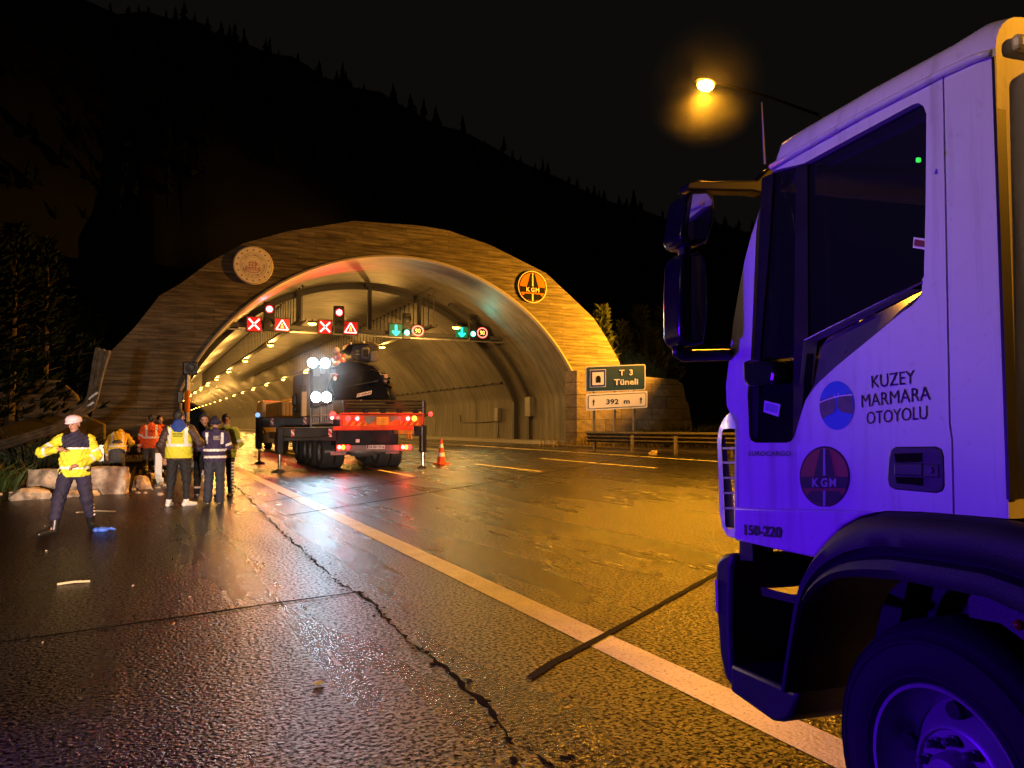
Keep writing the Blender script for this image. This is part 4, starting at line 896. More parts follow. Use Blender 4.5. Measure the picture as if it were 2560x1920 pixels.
# loader crane: column, folded boom
t = MB(); bx1(1245, 425, 1335, 600, 29.2, .6, '', None, mb=t); t.build('crane_column', M_cdark, ct, bevel=.06)
bo = MB(); P_ = [(1120, 260), (1150, 238), (1215, 228), (1300, 220), (1390, 228), (1432, 250), (1440, 330), (1430, 410), (1400, 432), (1345, 435), (1270, 420), (1210, 425), (1165, 400), (1140, 340)]
bo.prism([q1(x, y, 28.4) for x, y in P_], [q1(x, y, 28.4) + Vector((.2, 1.8, .1)) for x, y in P_]); boo = bo.build('crane_boom', mat('boom_paint', (.04, .042, .05), .35, .1), ct, bevel=.05)
t = MB(); P_ = [(1258, 300), (1272, 285), (1330, 285), (1346, 300), (1348, 385), (1332, 402), (1272, 400), (1256, 385)]
t.prism([q1(x, y, 28.33) for x, y in P_], [q1(x, y, 28.5) for x, y in P_]); t.build('boom_extension', mat('boom_grey', (.1, .1, .105), .4), boo, bevel=.03)
t = MB(); P_ = [(1274, 305), (1328, 305), (1330, 382), (1272, 382)]; t.prism([q1(x, y, 28.315) for x, y in P_], [q1(x, y, 28.4) for x, y in P_]); t.build('boom_opening', M_black, boo)
t = MB(); P_ = [(1352, 330), (1425, 318), (1436, 415), (1400, 440), (1350, 430)]; t.prism([q1(x, y, 28.2) for x, y in P_], [q1(x, y, 28.9) for x, y in P_]); t.build('boom_bracket', mat('boom_grey', (.1, .1, .105), .4), boo, bevel=.04)
b = MB(); ring(b, lambda u, v: q1(1218 + 18 * u, 322 - 13 * v, 28.385), 1, .6, 20); b.poly([q1(x, y, 28.385) for x, y in [(1200, 350), (1240, 350), (1240, 362), (1200, 362)]]); b.build('maker_mark', M_grey, boo)
t = MB()
for k in range(6): t.tube([q1(1060 + 14 * k, 330 + 8 * k, 28.5), q1(1130 + 8 * k, 262 - 3 * k, 28.2), q1(1200 + 25 * k, 228 + 4 * k, 28.3), q1(1250 + 25 * k, 232, 29)], .03, 6)
t.build('hydraulic_hose', M_black, ct)
for x, y in ((1270, 458), (1150, 245), (1285, 230)): MB().ball(q1(x, y, 28.2), .045, 8, 6).build('reflector', M_white, ct)

for x in (1150, 1740): light('tail_glow', 'POINT', q1(x, 1020, YR - .35) - ORG[ct.name], (1, .03, .02), 9, size=.1, parent=ct)
for x in (1075, 1720): light('tail_glow', 'POINT', q1(x, 1322, YR - .3) - ORG[ct.name], (1, .03, .02), 16, size=.1, parent=ct)
# the wrecked black saloon on the bed
wc = thing('wrecked_car', 'crushed black saloon car loaded tail outward on the crane truck', 'car', (7.3, 26.4, 1.9))
M_carblk = mat('black_car_paint', (0.006, 0.007, 0.012), .16, 0, .2, 3, .12, 3, coat=.6)
YC = 26.0
rearp = [(975, 830), (965, 700), (985, 605), (1010, 560), (1100, 548), (1230, 532), (1370, 512), (1440, 535), (1470, 580), (1500, 640), (1545, 735), (1560, 830)]
A_ = [q1(x, y, YC) for x, y in rearp]; ctr = sum(A_, Vector()) / len(A_)
def shr(P_, k, dy, dz=0): return [ctr + (p - ctr) * k + Vector((0, dy, dz)) for p in P_]
b = MB(); rings = [shr(A_, .9, -.12), shr(A_, .97, -.05), A_, shr(A_, 1.03, .35), shr(A_, 1.0, .9, .05), shr(A_, .85, 1.5, .1)]
b.strip(*[r_ + [r_[0]] for r_ in rings]); b.poly(rings[0][::-1]); b.poly(rings[-1]); b.build('body', M_carblk, wc, smooth=32)
cabn = [(985, 575), (1000, 480), (1050, 440), (1250, 440), (1370, 478), (1425, 530), (1400, 560)]
b = MB(); C0 = [q1(x, y, YC + .7) for x, y in cabn]; C1 = [q1(x + 20, y - 15, YC + 1.0) for x, y in cabn]; C2 = [p + Vector((.1, .5, -.05)) for p in C1]
b.strip(*[r_ + [r_[0]] for r_ in (C0, C1, C2)]); b.poly(C0[::-1]); b.poly(C2); b.build('roof', M_carblk, wc, smooth=30)
b = MB(); b.poly([q1(x, y, YC + .62) + Vector((0, (570 - y) * .002, 0)) for x, y in [(1040, 548), (1060, 470), (1240, 462), (1360, 505), (1375, 520), (1240, 530)]]); b.build('rear_window', mat('car_glass', (.01, .012, .014), .06), wc)
def bar(name, a, b_, hh, Y, m): 
    mb = MB(); mb.prism([q1(a[0], a[1] + hh, Y), q1(a[0], a[1] - hh * .3, Y), q1(b_[0], b_[1] - hh * .5, Y), q1(b_[0], b_[1] + hh, Y)], [q1(a[0], a[1] + hh, Y + .05), q1(a[0], a[1] - hh * .3, Y + .05), q1(b_[0], b_[1] - hh * .5, Y + .05), q1(b_[0], b_[1] + hh, Y + .05)]); return mb.build(name, m, wc)
bar('chrome_trim', (1088, 690), (1435, 628), 8, YC - .17, M_chrome)
bar('trunk_edge', (1080, 600), (1190, 575), 3, YC - .15, M_chrome)
cs = q1(1250, 612, YC - .16)
b = MB(); f = lambda u, v: (cs.x + u * .085, YC - .16, cs.z + v * .085); ring(b, f, 1, .84, 24)
for k in range(3): an = math.pi / 2 + 2.094 * k; b.poly([f(.14 * math.cos(an + 1.57), .14 * math.sin(an + 1.57)), f(.9 * math.cos(an), .9 * math.sin(an)), f(.14 * math.cos(an - 1.57), .14 * math.sin(an - 1.57))])
b.build('star_badge', M_chrome, wc)
def pq(u, v, Y): return q1(1207 + 152 * u + 10 * v, 803 - 34 * u - 38 * v, Y)
pp = MB(); pp.prism([pq(u, v, YC - .18) for u, v in ((0, 0), (1, 0), (1, 1), (0, 1))], [pq(u, v, YC - .14) for u, v in ((0, 0), (1, 0), (1, 1), (0, 1))]); ppo = pp.build('number_plate', mat('plate_pinkish', (.62, .5, .48), .5), wc)
b = MB(); put_text(b, '31 ACM 376', lambda u, v: pq(.1 + .86 * u, .2 + .6 * v, YC - .186), .02); b.build('plate_lettering', M_badgeblk, ppo)
MB().ball(q1(988, 585, YC - .1), (.07, .05, .13), 10, 8).build('tail_light', mat('red_reflector', (.3, .008, .008), .15), wc, smooth=True); MB().ball(q1(984, 606, YC - .14), (.06, .04, .08), 10, 8).build('reversing_lens', M_white, wc, smooth=True)
rs = random.Random(3); b = MB(); b2 = MB()
for k in range(26):
    x, y = 1420 + rs.uniform(0, 120), 575 + rs.uniform(0, 130); p = q1(x, y, YC - .05 + rs.uniform(-.1, .3)); M_ = Matrix.Rotation(rs.uniform(0, 3), 3, 'Y') @ Matrix.Rotation(rs.uniform(0, 2), 3, 'X')
    (b if k % 3 else b2).box(p, (rs.uniform(.06, .28), .03, rs.uniform(.04, .14)), M_)
b.build('torn_panel', M_carblk, wc); b2.build('torn_bracket', M_chrome, wc)
bx = q1(1490, 605, YC + .1); MB().box(bx, (.2, .3, .28), Matrix.Rotation(.1, 3, 'Y')).build('loose_lamp_unit', mat('lamp_unit_tan', (.4, .25, .17), .5), wc, bevel=.02)
c = q1(1520, 770, YC + .8); MB().lathe(c, (1, 0, 0), [(.2, -.02), (.36, 0), (.4, .05), (.4, .2), (.36, .25), (.2, .24)], 24).build('wheel', M_rubber, wc, smooth=40)
bar('bumper_scuff', (1235, 838), (1262, 828), 5, YC - .2, M_white)

# yellow tipper parked deeper in the tunnel
ty = thing('tipper_truck', 'yellow tipper truck half hidden in the tunnel behind the crane truck', 'truck', (7, 43, 0))
a, b_ = q1(432, 848, 43), q1(760, 1005, 43)
tb = MB(); tb.box(((a.x + b_.x) / 2, 46, (a.z + b_.z) / 2 + .02), (b_.x - a.x, 6, a.z - b_.z)); tbo = tb.build('tipper_body', mat('tipper_yellow', (.5, .32, .1), .5, 0, .3, 2, .3, 4), ty, bevel=.04)
t = MB()
for k in range(9): x = a.x + (b_.x - a.x) * (k + .5) / 9; t.box((x, 42.97, (a.z + b_.z) / 2), (.1, .08, a.z - b_.z - .1))
t.build('side_rib', mat('tipper_rib', (.42, .26, .08), .5), tbo)
MB().tube([(a.x, 43, a.z + .04), (b_.x, 43, a.z + .3)], .07).build('top_rail', mat('top_rail_yellow', (.75, .5, .08), .4), tbo)
MB().box((a.x + .9, 50.2, 1.7), (2.3, 2, 2.6)).build('cab', mat('tipper_cab', (.6, .45, .2), .4), ty, bevel=.12)
MB().box(((a.x + b_.x) / 2, 46, .9), (1.2, 6.5, .4)).build('chassis_frame', M_cdark, ty)
for Y in (44, 45.6, 50): truck_wheel(a.x + .1, a.x + .5, Y, .55, ty); truck_wheel(b_.x - .6, b_.x - .2, Y, .55, ty)

# ------------------------------------------------------------------ the near truck (cab on the right)
TYAW = R(9.0); TD, TN, TO = Vector((math.sin(TYAW), math.cos(TYAW), 0)), Vector((math.cos(TYAW), -math.sin(TYAW), 0)), Vector((2.15, 1.6, 0))
UPZ = Vector((0, 0, 1))
def tw(a, w_, z): return TO + TD * a + TN * w_ + UPZ * z
def tp(px, py, w_=0.0):
    r = ray(px, py); p0 = TO + TN * w_; t = TN.dot(p0 - CAM0) / TN.dot(r); p = CAM0 + r * t; return ((p - TO).dot(TD), p.z)
def ta(px, py, a):
    r = ray(px, py); p0 = TO + TD * a; t = TD.dot(p0 - CAM0) / TD.dot(r); p = CAM0 + r * t; return ((p - TO).dot(TN), p.z)
def side(P_, w_=0.0, ref=None): return [tw(*(lambda q: (q[0], w_, q[1]))(tp(x, y, ref if ref is not None else 0.0))) for x, y in P_]
trk = thing('truck', 'white cab-over truck close on the right, lit violet by emergency lights', 'truck', tuple(TO))
def paint_white():
    m, N, L, P = nt('white_truck_paint'); v = coords(N, L); n = noise(N, L, 2.5, 5, v); n2 = noise(N, L, 30, 3, v)
    c = mix_rgb(N, L, ramp(N, L, n, [(.35, 0.0), (.7, 1.0)]), (.76, .75, .73), (.70, .69, .66)); c = mix_rgb(N, L, ramp(N, L, n2, [(.62, 0.0), (.75, .35)]), c, (.45, .42, .38))
    stk = noise(N, L, 1.0, 5, coords(N, L, (14, 14, .8)), .65); c = mix_rgb(N, L, ramp(N, L, stk, [(.5, 0.0), (.72, .5)]), c, (.36, .33, .29))
    L.new(c, P.inputs['Base Color']); P.inputs['Roughness'].default_value = .38; P.inputs['Coat Weight'].default_value = .7; P.inputs['Coat Roughness'].default_value = .08
    bump(N, L, P, n, .06, .02); return m
M_paintw = paint_white()
TW = 2.25
def eval_bool(o, cutters):
    for c in cutters:
        md = o.modifiers.new('cut', 'BOOLEAN'); md.object = c; md.operation = 'DIFFERENCE'; md.solver = 'EXACT'
    dg = bpy.context.evaluated_depsgraph_get(); me = bpy.data.meshes.new_from_object(o.evaluated_get(dg)); o.modifiers.clear()
    old = o.data; o.data = me; bpy.data.meshes.remove(old)
    for c in cutters: d = c.data; bpy.data.objects.remove(c); bpy.data.meshes.remove(d)
def tprism(P_, w0, w1, name, m, parent=trk, bevel=0, ref=None, smooth=False, seg=2):
    return MB().prism(side(P_, w0, ref), side(P_, w1, ref)).build(name, m, parent, bevel=bevel, smooth=smooth, seg=seg)
zr = .12
prof = [(2522, 1297), (2490, 118), (2440, 128), (2360, 175), (2160, 278), (1990, 372), (1935, 405), (1893, 470), (1834, 800), (1815, 965), (1817, 1015), (1838, 1060), (1845, 1346), (2047, 1391), (2077, 1354), (2118, 1312), (2160, 1289), (2214, 1277), (2305, 1279), (2420, 1288)]
pa = [tp(*p) for p in prof]
pa = [(a_, z_ + (.10 if prof[i][1] < 410 else 0)) for i, (a_, z_) in enumerate(pa)]
bm = bmesh.new(); v0 = [bm.verts.new(tw(a_, 0, z_) - TO) for a_, z_ in pa]; v1 = [bm.verts.new(tw(a_, TW, z_) - TO) for a_, z_ in pa]
n = len(pa); f0 = bm.faces.new(v0); f1 = bm.faces.new(v1[::-1])
for k in range(n): bm.faces.new((v0[k], v0[(k + 1) % n], v1[(k + 1) % n], v1[k]))
bmesh.ops.recalc_face_normals(bm, faces=bm.faces); bm.edges.ensure_lookup_table()
roof_e = [e for e in bm.edges if all(pa[(v0 + v1).index(v) % n][1] > 2.4 for v in e.verts) and ((e.verts[0] in v0) == (e.verts[1] in v0))]
oth = [e for f_ in (f0, f1) for e in f_.edges if e not in roof_e and min(pa[(v0 + v1).index(v) % n][0] for v in e.verts) > .5 or (e in f0.edges and max(pa[(v0 + v1).index(v) % n][0] for v in e.verts) < -.2)]
bmesh.ops.bevel(bm, geom=list(set(roof_e)), offset=.095, segments=6, profile=.5, affect='EDGES', clamp_overlap=True)
me = bpy.data.meshes.new('cab_body'); bm.to_mesh(me); bm.free(); me.materials.append(M_paintw)
cabo = bpy.data.objects.new('cab_body', me); col.objects.link(cabo); cabo.parent = trk; ORG[cabo.name] = TO
for_later = cabo
win = [(1896, 440), (1943, 424), (2010, 408), (2282, 261), (2296, 257), (2309, 266), (2316, 285), (2314, 506), (2310, 690), (2304, 702), (2010, 849), (1985, 1092), (1978, 1103), (1966, 1107), (1888, 1107), (1877, 1100), (1873, 1088), (1869, 988), (1879, 863)]
rec = [(2307, 700), (2303, 738), (2280, 764), (2256, 780), (2160, 859), (2089, 917), (2039, 963), (2014, 1000), (1998, 1050), (1984, 1098), (2010, 852)]
seam = [(2356, 178), (2360, 178), (2377, 1060), (2383, 1098), (2387, 1290), (2382, 1290), (2378, 1100), (2372, 1063)]
def cutter(P_, w0, w1): 
    o = MB().prism(side(P_, w0, 0), side(P_, w1, 0)).build('cutter', M_paintw); o.location = -TO; 
    o.data.transform(Matrix.Translation(-TO)); o.location = (0, 0, 0); o.parent = trk; return o
def inset_box(a0, a1, z0, z1, w0, w1):
    o = MB().prism([tw(a0, w0, z0), tw(a1, w0, z0), tw(a1 - .12, w0, z1), tw(a0, w0, z1)], [tw(a0, w1, z0), tw(a1, w1, z0), tw(a1 - .12, w1, z1), tw(a0, w1, z1)]).build('cutter', M_paintw)
    o.data.transform(Matrix.Translation(-TO)); o.parent = trk; return o
a_r = min(p[0] for p in pa)
inner = inset_box(a_r + .06, .98, 1.33, 2.48, .06, TW - .06)
bpy.context.view_layer.update()
eval_bool(cabo, [inner])
bpy.context.view_layer.update()
ws_ = MB().prism([tw(.55, .16, 1.72), tw(1.6, .16, 1.72), tw(1.6, .16, 2.40), tw(.55, .16, 2.40)], [tw(.55, TW - .16, 1.72), tw(1.6, TW - .16, 1.72), tw(1.6, TW - .16, 2.40), tw(.55, TW - .16, 2.40)]).build('cutter', M_paintw); ws_.data.transform(Matrix.Translation(-TO)); ws_.parent = trk
c_w = [cutter(win, -.1, .1), cutter(win, TW - .1, TW + .1), cutter(rec, -.1, .075), cutter(seam, -.05, .03), ws_]
bpy.context.view_layer.update()
eval_bool(cabo, c_w)
cabo.data.shade_smooth(); cabo.data.set_sharp_from_angle(angle=R(32))
# recessed swage between the glass line and the door skin
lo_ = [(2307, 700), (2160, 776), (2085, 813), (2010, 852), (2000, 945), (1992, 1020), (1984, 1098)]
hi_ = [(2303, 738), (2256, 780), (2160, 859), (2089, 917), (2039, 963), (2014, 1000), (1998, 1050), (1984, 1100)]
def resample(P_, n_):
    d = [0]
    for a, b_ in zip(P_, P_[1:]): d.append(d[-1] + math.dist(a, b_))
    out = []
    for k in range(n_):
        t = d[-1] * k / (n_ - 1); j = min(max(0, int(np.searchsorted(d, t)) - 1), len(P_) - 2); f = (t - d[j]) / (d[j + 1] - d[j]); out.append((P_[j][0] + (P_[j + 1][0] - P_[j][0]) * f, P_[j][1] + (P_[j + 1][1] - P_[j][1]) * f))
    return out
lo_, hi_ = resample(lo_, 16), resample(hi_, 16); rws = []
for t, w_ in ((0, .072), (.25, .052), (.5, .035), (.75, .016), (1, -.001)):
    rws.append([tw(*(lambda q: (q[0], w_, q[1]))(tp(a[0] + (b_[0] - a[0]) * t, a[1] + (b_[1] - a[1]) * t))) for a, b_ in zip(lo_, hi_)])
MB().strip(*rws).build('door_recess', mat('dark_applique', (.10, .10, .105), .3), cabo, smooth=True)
# windows
def tint_glass():
    m, N, L, P = nt('tinted_glass'); v = coords(N, L)
    P.inputs['Base Color'].default_value = (.01, .012, .012, 1); P.inputs['Roughness'].default_value = .04
    tr_ = N.new('ShaderNodeBsdfTransparent'); tr_.inputs[0].default_value = (.66, .7, .68, 1)
    mx = N.new('ShaderNodeMixShader'); fr = N.new('ShaderNodeFresnel'); fr.inputs[0].default_value = 1.45
    rr = N.new('ShaderNodeMapRange'); rr.inputs[3].default_value = .06; rr.inputs[4].default_value = .9; L.new(fr.outputs[0], rr.inputs[0])
    L.new(rr.outputs[0], mx.inputs[0]); L.new(tr_.outputs[0], mx.inputs[1]); L.new(P.outputs[0], mx.inputs[2]); L.new(mx.outputs[0], N['Material Output'].inputs[0]); return m
M_glass = tint_glass()
MB().poly(side(win, .028, 0)).build('side_window', M_glass, cabo); MB().poly(side(win, TW - .03, 0)).build('side_window', M_glass, cabo)
MB().strip([tw(.70, .14, 2.44), tw(.70, TW - .14, 2.44)], [tw(.97, .14, 1.70), tw(.97, TW - .14, 1.70)]).build('windscreen', M_glass, cabo)
tprism([(1980, 418), (2008, 402), (2010, 845), (1988, 1100), (1972, 1100)], .018, .05, 'window_divider', M_black, cabo)
tprism([(1896, 445), (1925, 432), (1912, 640), (1893, 860), (1888, 1000), (1886, 1100), (1874, 1090), (1869, 988), (1879, 863)], .016, .05, 'window_seal', M_black, cabo)
tprism([(1884, 985), (1978, 985), (1972, 1104), (1888, 1106)], .02, .045, 'lower_window_panel', mat('gloss_black', (.008, .008, .009), .12), cabo)
MB().tube(side([(2010, 850), (2160, 775), (2306, 701)], .012, 0), .0035, 6).build('window_trim', M_chrome, cabo)
tprism([(2270, 567 + 25), (2317 - 5, 575 + 22), (2312 - 3, 603 + 22), (2268, 596 + 22)], .022, .026, 'window_sticker', M_signwhite, cabo); tprism([(2274, 597), (2306, 602), (2304, 618), (2272, 613)], .0195, .0215, 'sticker_print', mat('sticker_brown', (.2, .03, .02), .5), cabo)
tprism([(1907, 1001), (1946, 1011), (1942, 1042), (1904, 1030)], .008, .012, 'paper_sticker', M_signwhite, cabo)
tprism([(1911, 1006), (1941, 1014), (1938, 1034), (1909, 1025)], .0055, .0075, 'sticker_print', mat('sticker_blue', (.3, .3, .55), .5), cabo)
# cab interior
sp = MB()
for w_ in (.30, 1.45): sp.box(tw(.12, w_ + .25, 1.55), (.5, .5, .25), Matrix.Rotation(-TYAW, 3, 'Z')); sp.box(tw(-.12, w_ + .25, 1.9), (.48, .14, .7), Matrix.Rotation(-TYAW, 3, 'Z')); sp.box(tw(-.12, w_ + .25, 2.32), (.28, .1, .18), Matrix.Rotation(-TYAW, 3, 'Z'))
sp.build('seat', mat('seat_fabric', (.03, .03, .035), .8), cabo, bevel=.05)
MB().box(tw(.80, TW / 2, 1.62), (TW - .2, .3, .32), Matrix.Rotation(-TYAW, 3, 'Z')).build('dashboard', M_dark, cabo, bevel=.05)
stw = MB(); ctr_ = tw(.55, .55, 1.86); ax_ = (TD * .45 + UPZ * -.9).normalized(); u_ = TN; v_ = ax_.cross(u_)
stw.tube([ctr_ + (u_ * math.cos(t) + v_ * math.sin(t)) * .21 for t in np.linspace(0, 6.28, 28)], .017, 8); stw.tube([ctr_ - u_ * .2, ctr_ + u_ * .2], .02); stw.tube([ctr_, ctr_ + ax_ * .3], .03)
stw.build('steering_wheel', M_dark, cabo, smooth=40)
MB().box(tw(.62, TW - .5, 2.40), (TW - .9, .03, .12), Matrix.Rotation(-TYAW, 3, 'Z')).build('sun_visor', mat('visor_grey', (.22, .22, .21), .7), cabo)
q = ta(2296, 400, -.1); MB().box(tw(-.1, q[0], q[1]), (.012, .008, .012)).build('green_reflection', emit('green_reflection_glow', (.05, 1, .1), .9), cabo)  # small glowing block stands in for a green reflection in the window
# lower skirt panel, proud of the door
skirt = [(1846, 1268), (1960, 1272), (2100, 1274), (2205, 1279), (2160, 1291), (2118, 1314), (2077, 1356), (2047, 1393), (1945, 1372), (1846, 1349)]
tprism(skirt, -.022, .05, 'lower_panel', M_paintw, cabo, bevel=.014, ref=0, smooth=40, seg=3)
# drip rail along the roof
MB().tube([tw(a_, -.008, z_) for a_, z_ in [tp(x, y) for x, y in [(1932, 418), (2000, 378), (2160, 287), (2355, 186), (2440, 146), (2482, 134)]]], .012, 8).build('drip_rail', M_paintw, cabo, smooth=True)
# rear corner and ribs of the back wall
rb = MB()
for w_ in (.16, .52, .9, 1.3): rb.box(tw(a_r - .02, w_, 1.92), (.12, .05, 1.15), Matrix.Rotation(-TYAW, 3, 'Z'))
rb.box(tw(a_r - .012, .6, 2.56), (1.1, .03, .05), Matrix.Rotation(-TYAW, 3, 'Z')).build('rear_rib', M_paintw, cabo, bevel=.02)
MB().prism([tw(a_r + .002, -.004, 1.3), tw(a_r + .012, -.004, 1.3), tw(a_r + .012, -.004, 2.52), tw(a_r + .002, -.004, 2.52)], [tw(a_r + .002, .03, 1.3), tw(a_r + .012, .03, 1.3), tw(a_r + .012, .03, 2.52), tw(a_r + .002, .03, 2.52)]).build('corner_seam', M_black, cabo)
# front corner air deflector with see-through louvres
fx = lambda px, py, k: tw(*(lambda q: (q[0], .05 * k, q[1]))(tp(px, py, .05 * k)))
do = [(1848, 1046), (1826, 1030), (1810, 1046), (1798, 1070), (1793, 1100), (1796, 1180), (1799, 1280), (1806, 1320), (1818, 1340), (1848, 1349)]
di = [(1838, 1072), (1822, 1071), (1808, 1073), (1805, 1080), (1803, 1110), (1807, 1190), (1811, 1285), (1813, 1316), (1822, 1322), (1836, 1322)]
d2 = MB(); d2.strip([fx(x, y, .0 if x > 1820 else 1) for x, y in do], [fx(x, y, .0 if x > 1820 else .8) for x, y in di], [fx(x, y, 1.0) for x, y in di], [fx(x, y, 1.6) for x, y in do]); d2.strip([fx(1848, 1046, 0), fx(1848, 1349, 0)], [fx(1838, 1072, 0), fx(1836, 1322, 0)], [fx(1838, 1072, 1), fx(1836, 1322, 1)])
dfo = d2.build('corner_deflector', M_paintw, cabo, smooth=50)
lv = MB()
for y in (1118, 1154, 1192, 1230, 1268): lv.prism([fx(1806, y, .8), fx(1838, y, .3), fx(1838, y + 5, .3), fx(1806, y + 5, .8)], [fx(1806, y, 2.6), fx(1838, y, 2.6), fx(1838, y + 5, 2.6), fx(1806, y + 5, 2.6)])
lv.build('louvre', mat('louvre_grey', (.3, .28, .25), .35), dfo)
MB().prism([fx(1804, 1090, 1), fx(1812, 1090, 1), fx(1834, 1250, .8), fx(1836, 1320, .8), fx(1813, 1318, 1)], [fx(1804, 1090, 1.8), fx(1812, 1090, 1.8), fx(1834, 1250, 1.8), fx(1836, 1320, 1.8), fx(1813, 1318, 1.8)]).build('vent_duct', M_black, dfo)
# door handle
dh = tprism([(2240, 1117), (2340, 1116), (2354, 1122), (2360, 1140), (2362, 1215), (2357, 1228), (2342, 1233), (2240, 1224), (2226, 1217), (2221, 1200), (2224, 1145), (2230, 1124)], -.006, .02, 'door_handle', M_dark, cabo, bevel=.005)
tprism([(2242, 1158), (2312, 1158), (2312, 1190), (2242, 1188)], -.012, .0, 'handle_grip', M_dark, dh, bevel=.004); tprism([(2240, 1134), (2310, 1132), (2310, 1155), (2244, 1156)], -.0075, -.0045, 'handle_pocket', M_crack, dh); tprism([(2244, 1192), (2312, 1194), (2312, 1214), (2246, 1208)], -.0075, -.0045, 'handle_pocket', M_crack, dh)
tprism([(2313, 1160), (2352, 1160), (2352, 1194), (2313, 1192)], -.011, .0, 'lock_plate', mat('lock_grey', (.06, .06, .065), .35), dh, bevel=.004)
a_, z_ = tp(2336, 1175); MB().lathe(tw(a_, -.008, z_), -TN, [(.011, 0), (.011, .006), (.009, .009), (0, .009)], 16).build('keyhole', M_chrome, dh)
# graphics on the door
M_letter = mat('letter_black', (.012, .012, .016), .45)
def door_text(s, x0, y0, x1, y1, hh, mb, lay=-.003, bold=.0):
    a0, a1 = tp(x0, y0), tp(x1, y1)
    hz = tp(x0, y0 - hh)[1] - a0[1]
    return put_text(mb, s, lambda u, v: tw(a0[0] + (a1[0] - a0[0]) * u, lay, a0[1] + (a1[1] - a0[1]) * u + hz * v), bold)
b = MB(); door_text('KUZEY', *c6(1300, 458), *c6(1560, 428), 31, b); door_text('MARMARA', *c6(1240, 573), *c6(1655, 527), 31, b); door_text('OTOYOLU', *c6(1270, 676), *c6(1637, 643), 31, b); b.build('door_lettering', M_letter, cabo)
b = MB(); door_text('EUROCARGO', *c6(562, 866), *c6(818, 866), 12, b, -.004, .015); b.build('name_badge', M_grey, cabo)
b = MB(); door_text('150-220', *c6(566, 1338), *c6(790, 1358), 26, b, -.028, .03); b.build('number_badge', mat('number_badge', (.05, .045, .06), .4), cabo)
of = lambda lay: (lambda u, v: tw(*(lambda q: (q[0], -.002 - .0012 * lay, q[1]))(tp(*c6(1090 + 105 * u, 562 - 147 * v)))))
b = MB(); disc(b, of(0), 0, 0, 1, 48); bd = b.build('bridge_sticker', mat('sticker_sky', (.05, .16, .55), .4, var=.03), cabo)
def inside(P_): return [(u * min(1, .985 / max(1e-6, math.hypot(u, v))), v * min(1, .985 / max(1e-6, math.hypot(u, v)))) for u, v in P_]
b = MB(); b.poly([of(1)(*p) for p in inside([(-1.2, .3), (-.7, .25), (-.35, .38), (-.1, .35), (-.05, -.1), (-.2, -.3), (-.5, -.4), (-.9, -.6), (-1.2, -.3)])]); b.poly([of(1)(*p) for p in inside([(1.2, .6), (.6, .5), (.2, .38), (.05, .35), (0, -.05), (.25, -.25), (.55, -.3), (.9, -.35), (1.2, -.3)])]); b.build('headland', mat('sticker_land', (.13, .12, .09), .5, var=.2, vs=30), bd)
b = MB(); b.strip([of(2)(u, .10 + .33 * (1 - (1 - (u + 1) / 2) ** 2) - .02) for u in np.linspace(-.97, .92, 16)], [of(2)(u, .15 + .33 * (1 - (1 - (u + 1) / 2) ** 2) - .02) for u in np.linspace(-.97, .92, 16)]); seg_(b, of(2), (.1, .35), (.12, .52), .03); seg_(b, of(2), (-.12, .3), (-.1, .45), .03); b.build('bridge_deck', M_signwhite, bd)
kf = lambda lay: (lambda u, v: tw(*(lambda q: (q[0], -.002 - .001 * lay, q[1]))(tp(*c6(1018 + 152 * u, 990 - 184 * v)))))
class _P: pass
bs = MB(); bs.poly([tw(*(lambda q: (q[0], -.0012, q[1]))(tp(*c6(x, y)))) for x, y in [(848, 797), (1174, 792), (1172, 1168), (862, 1168)]]); bso = bs.build('badge_sticker', mat('sticker_film', (.70, .69, .68), .5, var=.03), cabo)
highway_badge(kf, bso, M_decalred, M_decalblk, mat('decal_pale', (.42, .38, .42), .5), -.975)
# wheel-arch flare
fo = [(2680, 1330), (2522, 1298), (2420, 1289), (2305, 1281), (2214, 1279), (2160, 1291), (2118, 1314), (2081, 1350), (2050, 1392), (2030, 1437), (2015, 1495), (2003, 1573), (1988, 1670), (1980, 1728)]
fi = [(2660, 1560), (2500, 1490), (2396, 1470), (2280, 1448), (2166, 1438), (2120, 1444), (2089, 1458), (2062, 1480), (2046, 1505), (2034, 1540), (2024, 1590), (2014, 1640), (2006, 1690), (2001, 1728)]
fo, fi = resample(fo, 36), resample(fi, 36)
lerp2 = lambda a, b_, t: (a[0] + (b_[0] - a[0]) * t, a[1] + (b_[1] - a[1]) * t)
rws = []
for t, w_ in ((0, .0), (.06, -.035), (.25, -.06), (.5, -.055), (.58, -.035), (.64, -.03), (.7, -.055), (.85, -.065), (1, -.05), (1.0, .3)):
    rws.append([tw(*(lambda q: (q[0], w_, q[1]))(tp(*lerp2(a, b_, t)))) for a, b_ in zip(fo, fi)])
MB().strip(*rws).build('wheel_arch_flare', mat('flare_plastic', (.014, .014, .015), .6, bmp=.25, bs=220), cabo, smooth=45)
